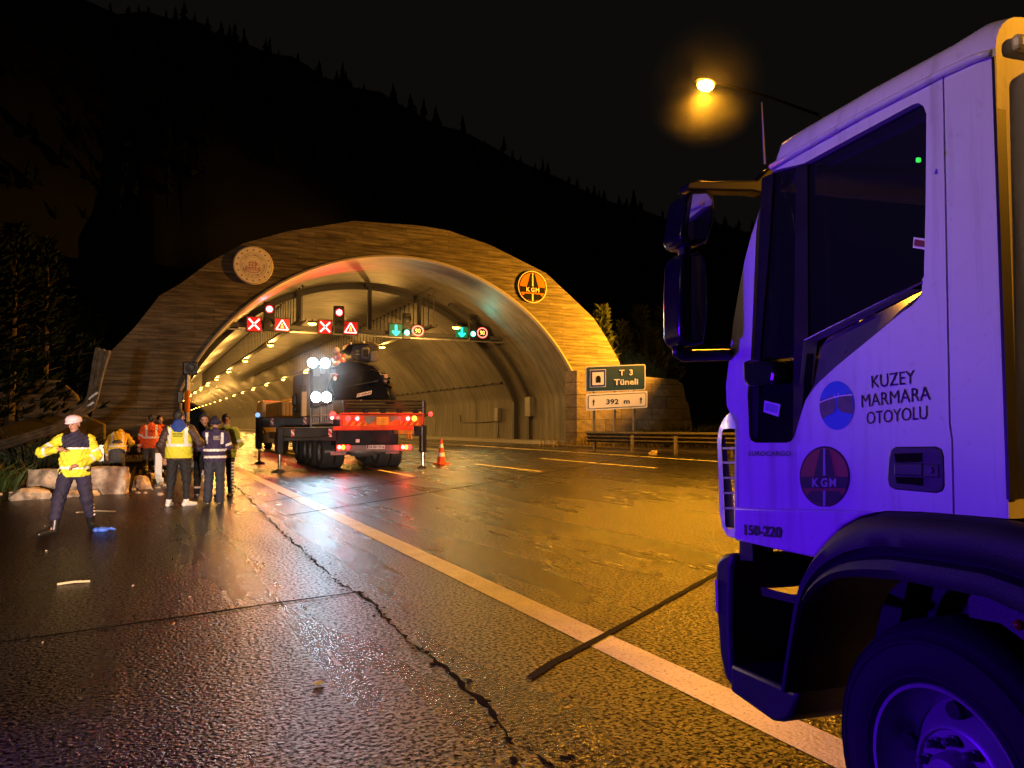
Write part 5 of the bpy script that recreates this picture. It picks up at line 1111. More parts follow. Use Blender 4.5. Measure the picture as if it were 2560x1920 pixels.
# bumper corner, step well, chassis
bp = tprism([(1788, 1412), (1794, 1396), (1806, 1386), (1834, 1382), (1826, 1420), (1823, 1560), (1828, 1690), (1832, 1728), (1809, 1690), (1797, 1630), (1791, 1549), (1787, 1440)], .0, TW, 'bumper', M_dark, trk, bevel=.02, smooth=40)
ml = tprism([(1790, 1448), (1797, 1450), (1799, 1530), (1793, 1532)], -.006, .02, 'corner_lamp', mat('ribbed_lens', (.5, .4, .45), .2), bp)
st_ = tprism([(1831, 1660), (1960, 1716), (1984, 1728), (2003, 1722), (1994, 1759), (1982, 1788), (1970, 1801), (1955, 1805), (1933, 1801), (1830, 1728)], -.01, .5, 'entry_step', M_dark, trk, bevel=.015, smooth=40)
tprism([(1880, 1468), (2004, 1500), (2000, 1520), (1884, 1490)], .04, .45, 'step_tread', M_dark, st_)
tprism([(1824, 1384), (1850, 1350), (2060, 1394), (2004, 1700), (1990, 1728), (1831, 1662)], .4, .46, 'step_well', M_black, trk)
tprism([(1838, 1344), (1870, 1352), (1872, 1404), (1840, 1400)], .02, .12, 'bumper_bracket', M_dark, trk)
tprism([(2000, 1440), (2520, 1300), (2560, 1340), (2600, 1600), (2420, 1680), (2240, 1650), (2130, 1720), (2010, 1722)], .5, 1.9, 'inner_arch', M_black, trk, ref=0)
tprism([(2400, 1500), (2440, 1420), (2640, 1360), (2700, 1640), (2560, 1620), (2480, 1560), (2402, 1545)], .03, .3, 'side_bracket', M_dark, trk, ref=0)
a_, z_ = tp(2548, 1562); MB().ball(tw(a_, -.0, z_), (.012, .014, .014), 12, 8).build('side_reflector', mat('red_reflector', (.3, .008, .008), .15), trk, smooth=True)
# front wheel
a_w, z_w, R_T = -.03, .43, .475
wc_ = tw(a_w, .03, z_w); tyre = MB().lathe(wc_, TN, [(.275, .03), (.285, 0.0), (.30, -.008), (.304, -.014), (.31, -.014), (.314, -.01), (.33, -.018), (.36, -.020), (.40, -.015), (.404, -.019), (.412, -.017), (.416, -.008), (.44, .005), (.444, .001), (.452, .008), (.465, .03), (R_T, .06), (R_T, .26), (.45, .29), (.3, .28)], 72)
wo = tyre.build('front_wheel', M_rubber, trk, smooth=50)
rm = MB().lathe(wc_, TN, [(.288, .004), (.283, -.008), (.272, -.006), (.262, .03), (.25, .09), (.23, .13), (.2, .10), (.165, .055), (.15, .05), (.145, .06), (.09, .06), (.085, .02), (.07, .0), (.0, -.005)], 64).build('rim', mat('rim_paint', (.35, .35, .36), .4, .4), wo, smooth=40)
nut0 = hole0 = None
for k in range(10):
    an = 2 * math.pi * k / 10 + .2; dr = TD * math.cos(an) + UPZ * math.sin(an)
    if nut0 is None:
        c = wc_ + dr * .118; n0 = c; nut0 = MB().lathe(c + TN * .055, -TN, [(.018, 0), (.018, .012), (.013, .014), (.013, .04), (.006, .045), (0, .045)], 6).build('wheel_nut', M_grey, rm)
    else: o = nut0.copy(); col.objects.link(o); o.parent = rm; o.location = wc_ + dr * .118 - n0
    if k % 2 == 0:
        c = wc_ + dr * .205
        if hole0 is None: h0 = c; hole0 = MB().lathe(c + TN * .08, -TN, [(0, .02), (.026, .02), (.028, 0)], 16).build('hand_hole', M_black, rm)
        else: o = hole0.copy(); col.objects.link(o); o.parent = rm; o.location = c - h0
# mirrors on their arms
AM = .98
def mir(P_, d, name, parent, m=None): return MB().prism([tw(AM, *ta(x, y, AM)) for x, y in P_], [tw(AM + d, *ta(x, y, AM)) for x, y in P_]).build(name, m or mat('mirror_shell', (.012, .012, .015), .18), parent, bevel=.02, smooth=40, seg=4)
m1 = mir([(1718, 486), (1728, 476), (1768, 474), (1785, 484), (1791, 510), (1786, 560), (1772, 605), (1755, 613), (1722, 613), (1708, 606), (1700, 592), (1704, 560), (1712, 505)], .16, 'upper_mirror', trk)
MB().poly([tw(AM - .004, *ta(x, y, AM - .004)) for x, y in [(1732, 486), (1766, 484), (1780, 500), (1778, 540), (1766, 596), (1724, 600), (1718, 580)]]).build('mirror_glass', mat('mirror_glass', (.5, .5, .5), .03, 1.0, 0), m1)
m2 = mir([(1702, 652), (1710, 634), (1724, 625), (1755, 628), (1768, 645), (1772, 700), (1772, 800), (1764, 860), (1718, 866), (1706, 852), (1700, 838), (1699, 740)], .16, 'lower_mirror', trk)
MB().poly([tw(AM - .004, *ta(x, y, AM - .004)) for x, y in [(1728, 640), (1756, 640), (1764, 660), (1764, 800), (1756, 850), (1728, 850)]]).build('mirror_glass', mat('mirror_glass', (.5, .5, .5), .03, 1.0, 0), m2)
MB().prism([tw(AM + .02, *ta(x, y, AM)) for x, y in [(1722, 470), (1726, 452), (1750, 446), (1785, 449), (1900, 446), (1930, 415), (1960, 425), (1915, 480), (1890, 474), (1785, 472)]], [tw(AM + .1, *ta(x, y, AM)) for x, y in [(1722, 470), (1726, 452), (1750, 446), (1785, 449), (1900, 446), (1930, 415), (1960, 425), (1915, 480), (1890, 474), (1785, 472)]]).build('upper_mirror_arm', M_black, trk, bevel=.008)
MB().tube([tw(AM + .06, *ta(x, y, AM)) for x, y in [(1712, 862), (1712, 878), (1726, 888), (1760, 886), (1850, 884), (1960, 878)]], .026, 10).build('lower_mirror_arm', M_black, trk, smooth=True)
MB().tube([tw(AM + .08, *ta(x, y, AM)) for x, y in [(1735, 605), (1735, 635)]], .03, 8).build('mirror_stem', M_black, trk)
tprism([(1886, 905), (1900, 900), (1960, 905), (1968, 930), (1964, 960), (1900, 968), (1888, 955)], -.06, .01, 'kerb_mirror', mat('mirror_shell', (.012, .012, .015), .18), trk, bevel=.015)
A0 = tp(1912, 410, .25); A1 = tp(1904, 256, .25); MB().tube([tw(A0[0], .25, A0[1]), tw(A1[0], .25, A1[1])], [.006, .003], 6).build('antenna', mat('antenna_white', (.6, .55, .4), .4), trk)
MB().box(tw(-1.6, TW / 2, .85), (.9, 2.6, .25), Matrix.Rotation(-TYAW, 3, 'Z')).build('chassis_rail', M_dark, trk)

# ------------------------------------------------------------------ people: smooth-blended bodies meshed from a distance field
def mesh_field(prims, h, k, wr=0.0, seed=0):
    """prims: (p0, p1, r0, r1, scale xyz, tag, blend). Returns verts, quads, index of the nearest prim and its t per face"""
    P0 = np.array([p[0] for p in prims], float); P1 = np.array([p[1] for p in prims], float); RR = np.array([[p[2], p[3]] for p in prims], float); S = np.array([p[4] for p in prims], float)
    ext = np.maximum(RR.max(1)[:, None] * S, .01)
    lo = np.minimum(P0, P1) - ext; hi = np.maximum(P0, P1) + ext
    lo = lo.min(0) - 3 * h; hi = hi.max(0) + 3 * h
    n = np.ceil((hi - lo) / h).astype(int) + 1
    ax = [lo[i] + h * np.arange(n[i]) for i in range(3)]
    D = np.full(n, 9.0, np.float32)
    for i in range(len(prims)):
        e0 = np.minimum(P0[i], P1[i]) - ext[i] - 4 * h - k * 1.5; e1 = np.maximum(P0[i], P1[i]) + ext[i] + 4 * h + k * 1.5
        sl = [slice(max(0, int((e0[j] - lo[j]) / h)), min(n[j], int((e1[j] - lo[j]) / h) + 2)) for j in range(3)]
        g = np.meshgrid(*[ax[j][sl[j]] for j in range(3)], indexing='ij')
        q = np.stack(g, -1); d = prim_d(q, P0[i], P1[i], RR[i], S[i]).astype(np.float32)
        kk = prims[i][6] if len(prims[i]) > 6 else k
        a = D[tuple(sl)]
        hh = np.clip(.5 + .5 * (a - d) / kk, 0, 1); D[tuple(sl)] = a * (1 - hh) + d * hh - kk * hh * (1 - hh)
    if wr:
        g = np.meshgrid(*ax, indexing='ij'); ph = seed * 1.7
        D += wr * (np.sin(g[2] * 38 + 9 * np.sin(g[0] * 11 + ph) + ph) * np.sin(g[0] * 17 + g[1] * 13 + ph) + .6 * np.sin(g[2] * 71 + g[0] * 47 + 3 * np.sin(g[1] * 23 + ph)))
    ins = D < 0
    cs = np.zeros(np.array(n) - 1, int)
    for dx in (0, 1):
        for dy in (0, 1):
            for dz in (0, 1): cs += ins[dx:n[0] - 1 + dx, dy:n[1] - 1 + dy, dz:n[2] - 1 + dz]
    act = np.argwhere((cs > 0) & (cs < 8)); idx = -np.ones(cs.shape, int); idx[tuple(act.T)] = np.arange(len(act))
    acc = np.zeros((len(act), 3)); cnt = np.zeros(len(act))
    C = [(0, 0, 0), (1, 0, 0), (0, 1, 0), (1, 1, 0), (0, 0, 1), (1, 0, 1), (0, 1, 1), (1, 1, 1)]
    for a in range(8):
        for b in range(a + 1, 8):
            if sum(abs(C[a][j] - C[b][j]) for j in range(3)) != 1: continue
            ca, cb = act + C[a], act + C[b]; da, db = D[tuple(ca.T)], D[tuple(cb.T)]; mk_ = (da < 0) != (db < 0)
            t = np.where(mk_, da / np.where(mk_, da - db, 1), 0)[:, None]; acc += np.where(mk_[:, None], ca + t * (cb - ca), 0); cnt += mk_
    V = lo + h * acc / cnt[:, None]; F = []
    for axx in range(3):
        u, v = [(1, 2), (2, 0), (0, 1)][axx]; e = np.zeros(3, int); e[axx] = 1
        s0 = [slice(0, n[j] - (1 if j == axx else 0)) for j in range(3)]; s1 = [slice(e[j], n[j]) for j in range(3)]
        fl = np.argwhere(ins[tuple(s0)] != ins[tuple(s1)]); fl = fl[(fl[:, u] > 0) & (fl[:, v] > 0)]
        eu = np.zeros(3, int); eu[u] = 1; ev = np.zeros(3, int); ev[v] = 1
        qd = np.stack([idx[tuple((fl - o).T)] for o in (0 * eu, eu, eu + ev, ev)], 1)
        inn_ = ins[tuple(fl.T)]; qd[~inn_] = qd[~inn_][:, ::-1]; F.append(qd)
    F = np.concatenate(F); c = V[F].mean(1)
    best = np.full(len(c), 9.0); bi = np.zeros(len(c), int); bt = np.zeros(len(c))
    for i in range(len(prims)):
        d = prim_d(c, P0[i], P1[i], RR[i], S[i]); m_ = d < best; ab = P1[i] - P0[i]; L2 = max(1e-9, ab @ ab)
        best[m_] = d[m_]; bi[m_] = i; bt[m_] = np.clip(((c - P0[i]) @ ab) / L2, 0, 1)[m_]
    return V, F, c, bi, bt
def prim_d(q, p0, p1, rr, s):
    a = (q - p0) / s; ab = (p1 - p0) / s; L2 = max(1e-9, ab @ ab); t = np.clip((a @ ab) / L2, 0, 1)
    return (np.linalg.norm(a - t[..., None] * ab, axis=-1) - (rr[0] + (rr[1] - rr[0]) * t)) * min(s)
def field_obj(name, prims, mats, matfn, parent, xf, h=.014, k=.03, wr=0.0, seed=0):
    V, F, c, bi, bt = mesh_field(prims, h, k, wr, seed)
    tags = np.array([p[5] for p in prims]); mi = matfn(c, tags[bi], bt) if matfn else np.zeros(len(F), int)
    me = bpy.data.meshes.new(name); me.from_pydata([tuple(xf(q)) for q in V], [], F.tolist())
    for m_ in mats: me.materials.append(m_)
    me.polygons.foreach_set('material_index', mi.astype(np.int32)); me.shade_smooth()
    o = bpy.data.objects.new(name, me); col.objects.link(o); o.parent = parent; o.location = (0, 0, 0)
    ORG[o.name] = ORG[parent.name]; return o, V
ONE = (1, 1, 1)
M_skin = mat('skin', (0.42, 0.22, 0.15), .5, 0, .1, 30); M_eye = mat('eye_dark', (.02, .015, .012), .2); M_lip = mat('lips', (.3, .1, .09), .5); M_hair = mat('dark_hair', (.012, .009, .008), .6, 0, .3, 60, .5, 90)
M_hivis = mat('hi_vis_yellow', (.62, .60, .03), .7, 0, .12, 9, .25, 60); M_hivis2 = mat('hi_vis_amber', (.72, .48, .03), .7, 0, .12, 9, .25, 60); M_hiorange = mat('hi_vis_orange', (.78, .11, .015), .7, 0, .12, 9, .25, 60)
M_refl = mat('reflective_tape', (.80, .76, .74), .35, 0, .06, 20); M_navy = mat('navy_cloth', (.016, .013, .04), .8, 0, .25, 8, .3, 70); M_blk = mat('black_cloth', (.012, .012, .015), .8, 0, .25, 8, .3, 70)
M_brown = mat('brown_jacket', (.045, .022, .018), .6, 0, .25, 9, .3, 50); M_greyc = mat('grey_cloth', (.07, .07, .072), .8, 0, .25, 9, .3, 60); M_bluec = mat('blue_hood', (.015, .05, .28), .8, 0, .2, 9, .3, 70)
M_jean = mat('dark_jean', (.03, .034, .055), .8, 0, .25, 9, .3, 70); M_plum = mat('plum_navy_cloth', (.035, .022, .075), .75, 0, .25, 9, .3, 60); M_boot = mat('boot_leather', (.014, .014, .015), .35); M_shoe = mat('white_trainer', (.75, .74, .72), .5, 0, .1, 20); M_capw = mat('pale_pink_cap', (.78, .56, .64), .6)
M_lime = mat('dark_lime_cloth', (.28, .30, .03), .75, 0, .2, 8, .3, 60)
def person(label, pos, heading, H, P, W, group=None, hfine=.014):
    """P: pose overrides, W: clothing. Local frame: x to the figure's right, y forward, z up"""
    t = thing('person', label, 'person', (pos[0], pos[1], 0), group); s = H / 1.78; ca, sa = math.cos(R(heading)), math.sin(R(heading))
    xf = lambda q: (s * (q[0] * ca - q[1] * sa), s * (q[0] * sa + q[1] * ca), s * q[2])
    J = dict(pel=(0, 0, .95), chest=(0, .01, 1.27), neck=(0, 0, 1.48), head=(0, .025, 1.635), shR=(.185, 0, 1.42), shL=(-.185, 0, 1.42), elR=(.25, -.02, 1.14), elL=(-.25, -.02, 1.14), wrR=(.24, .1, .90), wrL=(-.24, .1, .90),
             hipR=(.095, 0, .92), hipL=(-.095, 0, .92), knR=(.11, .02, .5), knL=(-.11, .02, .5), anR=(.12, -.02, .085), anL=(-.12, -.02, .085), toR=(.14, .15, .035), toL=(-.14, .15, .035), face=(0, 1, 0), fdR=(0, .3, -1), fdL=(0, .3, -1))
    J.update(P); J = {k_: np.array(v, float) for k_, v in J.items()}
    hd = J['head']; fw = J['face'] / np.linalg.norm(J['face']); rt = np.cross(fw, (0, 0, 1)); rt /= np.linalg.norm(rt); up = np.cross(rt, fw)
    hp = lambda x, y, z: tuple(hd + rt * x + fw * y + up * z)
    B = [(J['pel'], J['chest'], .12, .135, (1.05, .7, 1), 'torso'), (J['chest'], J['neck'] - (0, 0, .06), .13, .07, (1.2, .7, 1), 'torso'), (J['neck'] - (0, 0, .05), hd - up * .06, .055, .05, ONE, 'neck')]
    B += [(hp(0, -.012, .03), hp(0, -.004, .022), .088, .088, (.86, 1.04, 1.12), 'head'), (hp(0, .02, -.045), hp(0, .035, -.085), .058, .034, (1, 1, 1), 'head'), (hp(0, .088, .015), hp(0, .108, -.022), .009, .015, ONE, 'head', .012),
          (hp(-.08, -.01, 0), hp(-.083, -.012, -.035), .017, .012, (.5, 1, 1), 'head', .01), (hp(.08, -.01, 0), hp(.083, -.012, -.035), .017, .012, (.5, 1, 1), 'head', .01),
          (hp(-.032, .077, .018), hp(-.032, .078, .018), .0135, .0135, (1.2, .8, .7), 'eye', .004), (hp(.032, .077, .018), hp(.032, .078, .018), .0135, .0135, (1.2, .8, .7), 'eye', .004), (hp(-.02, .081, -.058), hp(.02, .081, -.058), .009, .009, ONE, 'mouth', .006)]
    for S_ in 'RL':
        B += [(J['sh' + S_], J['el' + S_], .05, .042, ONE, 'arm'), (J['el' + S_], J['wr' + S_], .041, .028, ONE, 'arm'), (J['hip' + S_], J['kn' + S_], .085, .055, ONE, 'leg'), (J['kn' + S_], J['an' + S_], .05, .03, ONE, 'leg'), (J['an' + S_] - (0, 0, .02), J['to' + S_], .024, .018, ONE, 'leg')]
        f = J['fd' + S_] / np.linalg.norm(J['fd' + S_]); fa = J['wr' + S_] - J['el' + S_]; fa = fa / np.linalg.norm(fa)
        side_ = np.cross(f, (0, 0, 1.0)) if abs(f[2]) < .8 else np.cross(f, (0, 1.0, 0)); side_ /= np.linalg.norm(side_); nrm = np.cross(side_, f)
        pc = J['wr' + S_] + f * .055; B.append((J['wr' + S_], pc + f * .025, .026, .032, (1, 1, 1), 'hand', .02))
        for i_, (o_, L_) in enumerate(((-.03, .052), (-.01, .064), (.011, .06), (.03, .046))):
            b0 = pc + f * .035 + side_ * o_; b1 = b0 + f * L_ * .6 - nrm * .012; b2 = b1 + f * L_ * .35 - nrm * L_ * .55
            B += [(b0, b1, .0105, .0095, ONE, 'hand', .005), (b1, b2, .0095, .0085, ONE, 'hand', .005)]
        tb = J['wr' + S_] + f * .03 - side_ * .028; B += [(tb, tb + f * .035 - side_ * .025, .014, .0105, ONE, 'hand', .008), (tb + f * .035 - side_ * .025, tb + f * .065 - side_ * .022, .0105, .009, ONE, 'hand', .005)]
    field_obj('body', B, [M_skin, M_eye, M_lip], lambda c, tg, tt: np.where(tg == 'eye', 1, np.where(tg == 'mouth', 2, 0)), t, xf, hfine if hfine < .012 else .0125, .02)
    # trousers
    lg = W.get('leg', (.105, .075, .062))
    T = [(J['hipL'] + (0, 0, .03), J['hipR'] + (0, 0, .03), .115, .115, (1, .95, 1), 'hip'), (J['pel'] + (0, 0, .03), J['pel'] + (0, 0, -.03), .12, .12, (1.15, .9, 1), 'hip')]
    for S_ in 'RL': T += [(J['hip' + S_], J['kn' + S_], lg[0], lg[1], ONE, 'th' + S_), (J['kn' + S_], J['an' + S_] + (J['kn' + S_] - J['an' + S_]) * W.get('cuff', .08), lg[1], lg[2], ONE, 'sh' + S_)]
    field_obj('trousers', T, [W['tr'], M_refl], W.get('trf'), t, xf, .0135, .03, .0055, len(label))
    # shoes
    for S_ in 'RL':
        an, to = J['an' + S_], J['to' + S_]; d = to - an; d[2] = 0; d = d / max(1e-6, np.linalg.norm(d)); bh = W.get('boot', .05)
        heel = an - d * .055; heel[2] = an[2] - .045; tip = to.copy()
        Q = [(heel, tip, .042, .036, (1, 1, .95), 'shoe'), (an + (J['kn' + S_] - an) * (bh / .42), (an + heel) / 2, .07 if bh > .1 else .05, .056 if bh > .1 else .046, ONE, 'shoe'), ((heel + tip) / 2 + (0, 0, .015), tip + (0, 0, .004), .042, .034, ONE, 'shoe')]
        field_obj('boot' if bh > .1 else 'shoe', Q, [W['shoe'], W.get('sole', W['shoe'])], lambda c, tg, tt: (c[:, 2] < .03 + heel[2] - .05).astype(int), t, xf, .0115, .02)
    # jacket
    jr = W.get('girth', 1.0)
    def coat(gr, sleeves=True, hem=J['pel'] + np.array((0, 0, -.02))):
        ax_ = J['chest'] - J['pel']
        Q = [(hem, J['chest'], .182 * gr, .168 * gr, (1.12, .84, 1), 'torso'), (J['chest'], J['neck'] - (0, 0, .07), .165 * gr, .10 * gr, (1.12, .74, 1), 'torso'), (J['shL'] + (.04, 0, -.02), J['shR'] + (-.04, 0, -.02), .085 * gr, .085 * gr, (1, 1, 1), 'torso'), (J['neck'] - (0, 0, .06), J['neck'] + (0, 0, .015), .075, .07, ONE, 'collar')]
        if sleeves:
            for S_ in 'RL': Q += [(J['sh' + S_] - (0, 0, .01), J['el' + S_], .078 * gr, .066 * gr, ONE, 'up' + S_), (J['el' + S_], J['wr' + S_] + (J['el' + S_] - J['wr' + S_]) * .06, .066 * gr, .05 * gr, ONE, 'fo' + S_)]
        return Q
    jo, V = field_obj('jacket', coat(jr), W['jm'], W.get('jf'), t, xf, .0125, .04, .0075, len(label) + 3)
    def hem_cut(o, low):
        bm = bmesh.new(); bm.from_mesh(o.data); d = Vector(xf(J['pel'])) - Vector(xf(J['chest'])); d.normalize(); c_ = Vector(xf(J['pel'])) + d * low * s
        fr = [f_ for f_ in bm.faces if (f_.calc_center_median() - c_).dot(d) > -.02 and (f_.calc_center_median().xy - c_.xy).length < .27 * s]
        if fr:
            ge = list({e for f_ in fr for e in f_.edges} | {v for f_ in fr for v in f_.verts} | set(fr))
            bmesh.ops.bisect_plane(bm, geom=ge, plane_co=c_, plane_no=d, clear_outer=True)
        bm.to_mesh(o.data); bm.free()
    hem_cut(jo, W.get('hem', .10))
    if 'vest' in W:
        jo, V = field_obj('vest', coat(jr * 1.05 + .03, False, J['pel'] + np.array((0, 0, .0))), W['vest'], W.get('vf'), t, xf, .0125, .035, .004, 5)
        hem_cut(jo, .07)
    if 'coat' in W: field_obj('under_coat', [(J['pel'] + (0, 0, .1), J['pel'] + (0, .02, -.22), .15, .175, (1.1, .8, 1), 'c')], [W['coat']], None, t, xf, .014, .03, .004)
    # headgear
    hk = W.get('hat', 'hair')
    if hk == 'hair': Q = [(hp(0, -.022, .042), hp(0, -.018, .045), .096, .096, (.88, 1.0, 1.08), 'h'), (hp(0, -.06, -.02), hp(0, -.06, .03), .055, .07, (1.1, .8, 1), 'h')]
    elif hk == 'beanie': Q = [(hp(0, -.016, .05), hp(0, -.012, .055), .101, .101, (.9, 1.04, 1.08), 'h'), (hp(-.07, -.02, .03), hp(.07, -.02, .03), .055, .055, (1, 1.5, .7), 'h')]
    elif hk == 'hood': Q = [(hp(0, -.03, .04), hp(0, -.03, .05), .112, .112, (.92, 1.0, 1.1), 'h'), (hp(0, -.05, -.02), hp(0, -.06, -.13), .10, .10, ONE, 'h')]
    elif hk == 'helmet': Q = [(hp(0, 0, .055), hp(0, 0, .06), .112, .112, (.92, 1.1, .95), 'h'), (hp(0, .06, .03), hp(0, .1, .025), .07, .05, (1.1, 1, .2), 'h')]
    else: Q = [(hp(0, -.016, .07), hp(0, -.01, .075), .108, .108, (1.02, 1.12, .62), 'h'), (hp(0, -.03, .045), hp(0, .02, .05), .096, .094, (.9, 1, .5), 'h'), (hp(-.02, .085, .045), hp(.02, .11, .032), .055, .045, (1.1, 1, .22), 'brim')]
    hm_, hmat, cutz = {'hair': ('hair', M_hair, None), 'beanie': ('beanie', W.get('hatm', M_navy), None), 'hood': ('hood', W.get('hatm', M_blk), None), 'helmet': ('helmet', W.get('hatm', M_capw), None), 'cap': ('cap', W.get('hatm', M_capw), None)}[hk]
    if hk == 'hair' or hk == 'hood':
        # leave the face open: keep hair behind a plane through the hairline
        ho, HV = field_obj(hm_, Q, [hmat], None, t, xf, .0105, .03)
        me = ho.data; bm = bmesh.new(); bm.from_mesh(me); nl = Vector(xf(fw * 1.0 - up * .75)); nl.normalize(); p_ = Vector(xf(np.array(hp(0, .052, .055))))
        bmesh.ops.bisect_plane(bm, geom=bm.verts[:] + bm.edges[:] + bm.faces[:], plane_co=p_, plane_no=nl, clear_outer=True); bm.to_mesh(me); bm.free()
    else: field_obj(hm_, Q, [hmat], None, t, xf, .0115, .03)
    if 'hoodback' in W: field_obj('hood', [(J['neck'] + (-.08, -.03, -.04), J['neck'] + (.08, -.03, -.04), .075, .075, ONE, 'x'), (J['neck'] + (0, -.07, -.10), J['neck'] + (0, -.06, .03), .085, .09, (1.1, .8, 1), 'x'), (J['neck'] + (0, -.085, -.16), J['neck'] + (0, -.085, -.1), .05, .07, (1.2, .7, 1), 'x')], [W['hoodback']], None, t, xf, .012, .03, .003)
    def back_text(lines, zc, hh, wid, m, x0=0.0, front=False):
        VV = np.array(V); b = MB()
        for i_, ln_ in enumerate(lines):
            uv, fs = text_mesh(ln_, .02); pts_ = []
            for u, v in uv:
                x = x0 + (u - .5) * wid * (1 if not front else -1); z = zc - i_ * hh * 1.5 + v * hh
                near = VV[(abs(VV[:, 0] - x) < .03) & (abs(VV[:, 2] - z) < .03)]; y = ((near[:, 1].max() + .008) if front else (near[:, 1].min() - .008)) if len(near) else 0
                pts_.append(Vector(xf((x, y, z))) + ORG[t.name])
            b.add(pts_, fs)
        return b.build('back_print' if not front else 'breast_print', m, t)
    return t, back_text
def bands(zs=(), vx=None, vz=(0, 9), sl=(), low=None, side='y'):
    """material 1 where a tape runs: horizontal z bands on the torso, vertical tapes at |x| = vx, sleeve tapes as (upper/fore, t0, t1)"""
    def f(c, tg, tt):
        m_ = np.zeros(len(c), int); tor = (tg == 'torso') | (tg == 'collar')
        for z0, z1 in zs: m_[tor & (c[:, 2] > z0) & (c[:, 2] < z1)] = 1
        if vx: m_[tor & (abs(abs(c[:, 0]) - vx) < .026) & (c[:, 2] > vz[0]) & (c[:, 2] < vz[1])] = 1
        for nm, t0, t1 in sl: m_[np.isin(tg, [nm + 'R', nm + 'L']) & (tt > t0) & (tt < t1)] = 1
        if low: m_[low(c, tg, tt)] = 2
        return m_
    return f
# 1 the officer
def off_low(c, tg, tt): return ((tg == 'torso') | (tg == 'collar')) & (c[:, 2] > 1.285) & (abs(c[:, 0]) < .20) | (tg == 'collar')
def off_tr(c, tg, tt): return ((np.isin(tg, ['shL', 'thL'])) & (c[:, 0] < c[:, 0].min() + .028) & (np.sin(c[:, 2] * 110) > 0) & (c[:, 2] < .62)).astype(int)
pO, bt_ = person('officer in a yellow and navy jacket and pale pink cap, one arm across the chest', (-.87, 12.47), 180, 1.64,
    dict(shR=(.19, .02, 1.42), elR=(.43, .14, 1.22), wrR=(.23, .32, 1.27), shL=(-.19, 0, 1.41), elL=(-.29, -.03, 1.15), wrL=(-.07, .22, 1.03), fdR=(-1, .25, .02), fdL=(1, .3, -.25), face=(.5, 1, -.28), head=(.03, .03, 1.645),
         hipR=(.10, 0, .92), hipL=(-.10, 0, .92), knR=(.19, .13, .50), knL=(-.17, -.02, .50), anR=(.25, .20, .09), anL=(-.25, -.20, .09), toR=(.40, .36, .035), toL=(-.33, -.06, .035)),
    dict(tr=M_navy, trf=off_tr, leg=(.115, .09, .075), cuff=.42, shoe=M_boot, boot=.27, jm=[M_hivis, M_refl, M_navy], jf=bands(((1.262, 1.285), (.965, 1.0)), sl=(('fo', .3, .45), ('up', .55, .68)), low=off_low), hat='cap', girth=1.08), hfine=.0095)
b = MB()
for k in range(14): q = Vector((.0, 0, 0))
# 2 bent worker with head hidden
person('worker in a yellow jacket bending forward over the broken guardrail, head out of sight', (-.62, 22.35), 0, 1.68,
    dict(pel=(0, -.05, .95), chest=(.0, .17, 1.22), neck=(.04, .40, 1.34), head=(.05, .54, 1.34), face=(0, .5, -1), shR=(.22, .30, 1.28), shL=(-.17, .28, 1.26), elR=(.34, .40, 1.10), wrR=(.26, .58, 1.0), elL=(-.27, .30, .98), wrL=(-.25, .42, .76)),
    dict(tr=M_greyc, leg=(.11, .085, .075), shoe=M_boot, boot=.2, coat=M_greyc, jm=[M_hivis2, M_refl, M_hivis], jf=bands(((1.0, 1.035), (.87, .93)), vx=.13, vz=(1.0, 1.4), sl=(('fo', .8, 1.0),)), hat='beanie', hatm=M_hivis2, girth=1.15))
# 3 orange jacket
pr_, bt_ = person('worker in an orange reflective jacket seen from behind by the white marker board', (.17, 23.6), 4, 1.80,
    dict(elL=(-.27, .02, 1.13), wrL=(-.27, .08, .89), elR=(.25, .1, 1.15), wrR=(.14, .30, 1.12), fdR=(0, 1, .2), face=(.1, 1, 0)),
    dict(tr=M_greyc, trf=lambda c, tg, tt: (np.isin(tg, ['shR', 'shL']) & (((c[:, 2] > .33) & (c[:, 2] < .385)) | ((c[:, 2] > .24) & (c[:, 2] < .295)))).astype(int), leg=(.10, .08, .07), cuff=.3, shoe=M_boot, boot=.2, jm=[M_hiorange, M_refl], jf=bands(((1.12, 1.165),), vx=.125, vz=(1.13, 1.5), sl=(('up', .62, .8), ('fo', .72, .92))), hat='hair', girth=1.05))
bt_(['KUZEY', 'MARMARA'], 1.33, .028, .14, M_badgeblk, .02)
# 4 man facing the group
q = at(391, 1060, 25.4)
person('bearded man in orange facing the group, half hidden behind the yellow vest', (q.x + .1, 25.4), 175, 1.80, dict(face=(-.4, 1, 0), elL=(-.3, .1, 1.18), wrL=(-.2, .35, 1.3), fdL=(0, .5, 1)), dict(tr=M_greyc, shoe=M_boot, boot=.2, jm=[M_hiorange, M_refl], jf=bands(((1.1, 1.15),)), hat='hair'))
# 5 yellow vest
pv, bt_ = person('man in a yellow vest over a brown jacket with a blue hood and white trainers', (.585, 15.55), -12, 1.80,
    dict(shL=(-.20, 0, 1.41), elL=(-.30, -.06, 1.12), wrL=(-.25, .12, .90), elR=(.36, .02, 1.16), wrR=(.36, .28, 1.12), fdR=(.2, 1, .1), face=(.75, 1, -.1), knR=(.14, .02, .5), knL=(-.12, .02, .5), anR=(.155, 0, .085), anL=(-.15, 0, .085), toR=(.28, .12, .035), toL=(-.13, .16, .035)),
    dict(tr=M_blk, leg=(.11, .078, .052), cuff=.14, shoe=M_shoe, jm=[M_brown, M_refl], vest=[M_hivis, M_refl], vf=bands(((1.095, 1.145),), vx=.14, vz=(1.1, 1.6)), hat='hair', hoodback=M_bluec, girth=1.08))
bt_(['KUZEY MARMARA', 'OTOYOLU', 'www'], 1.32, .016, .17, M_badgeblk)
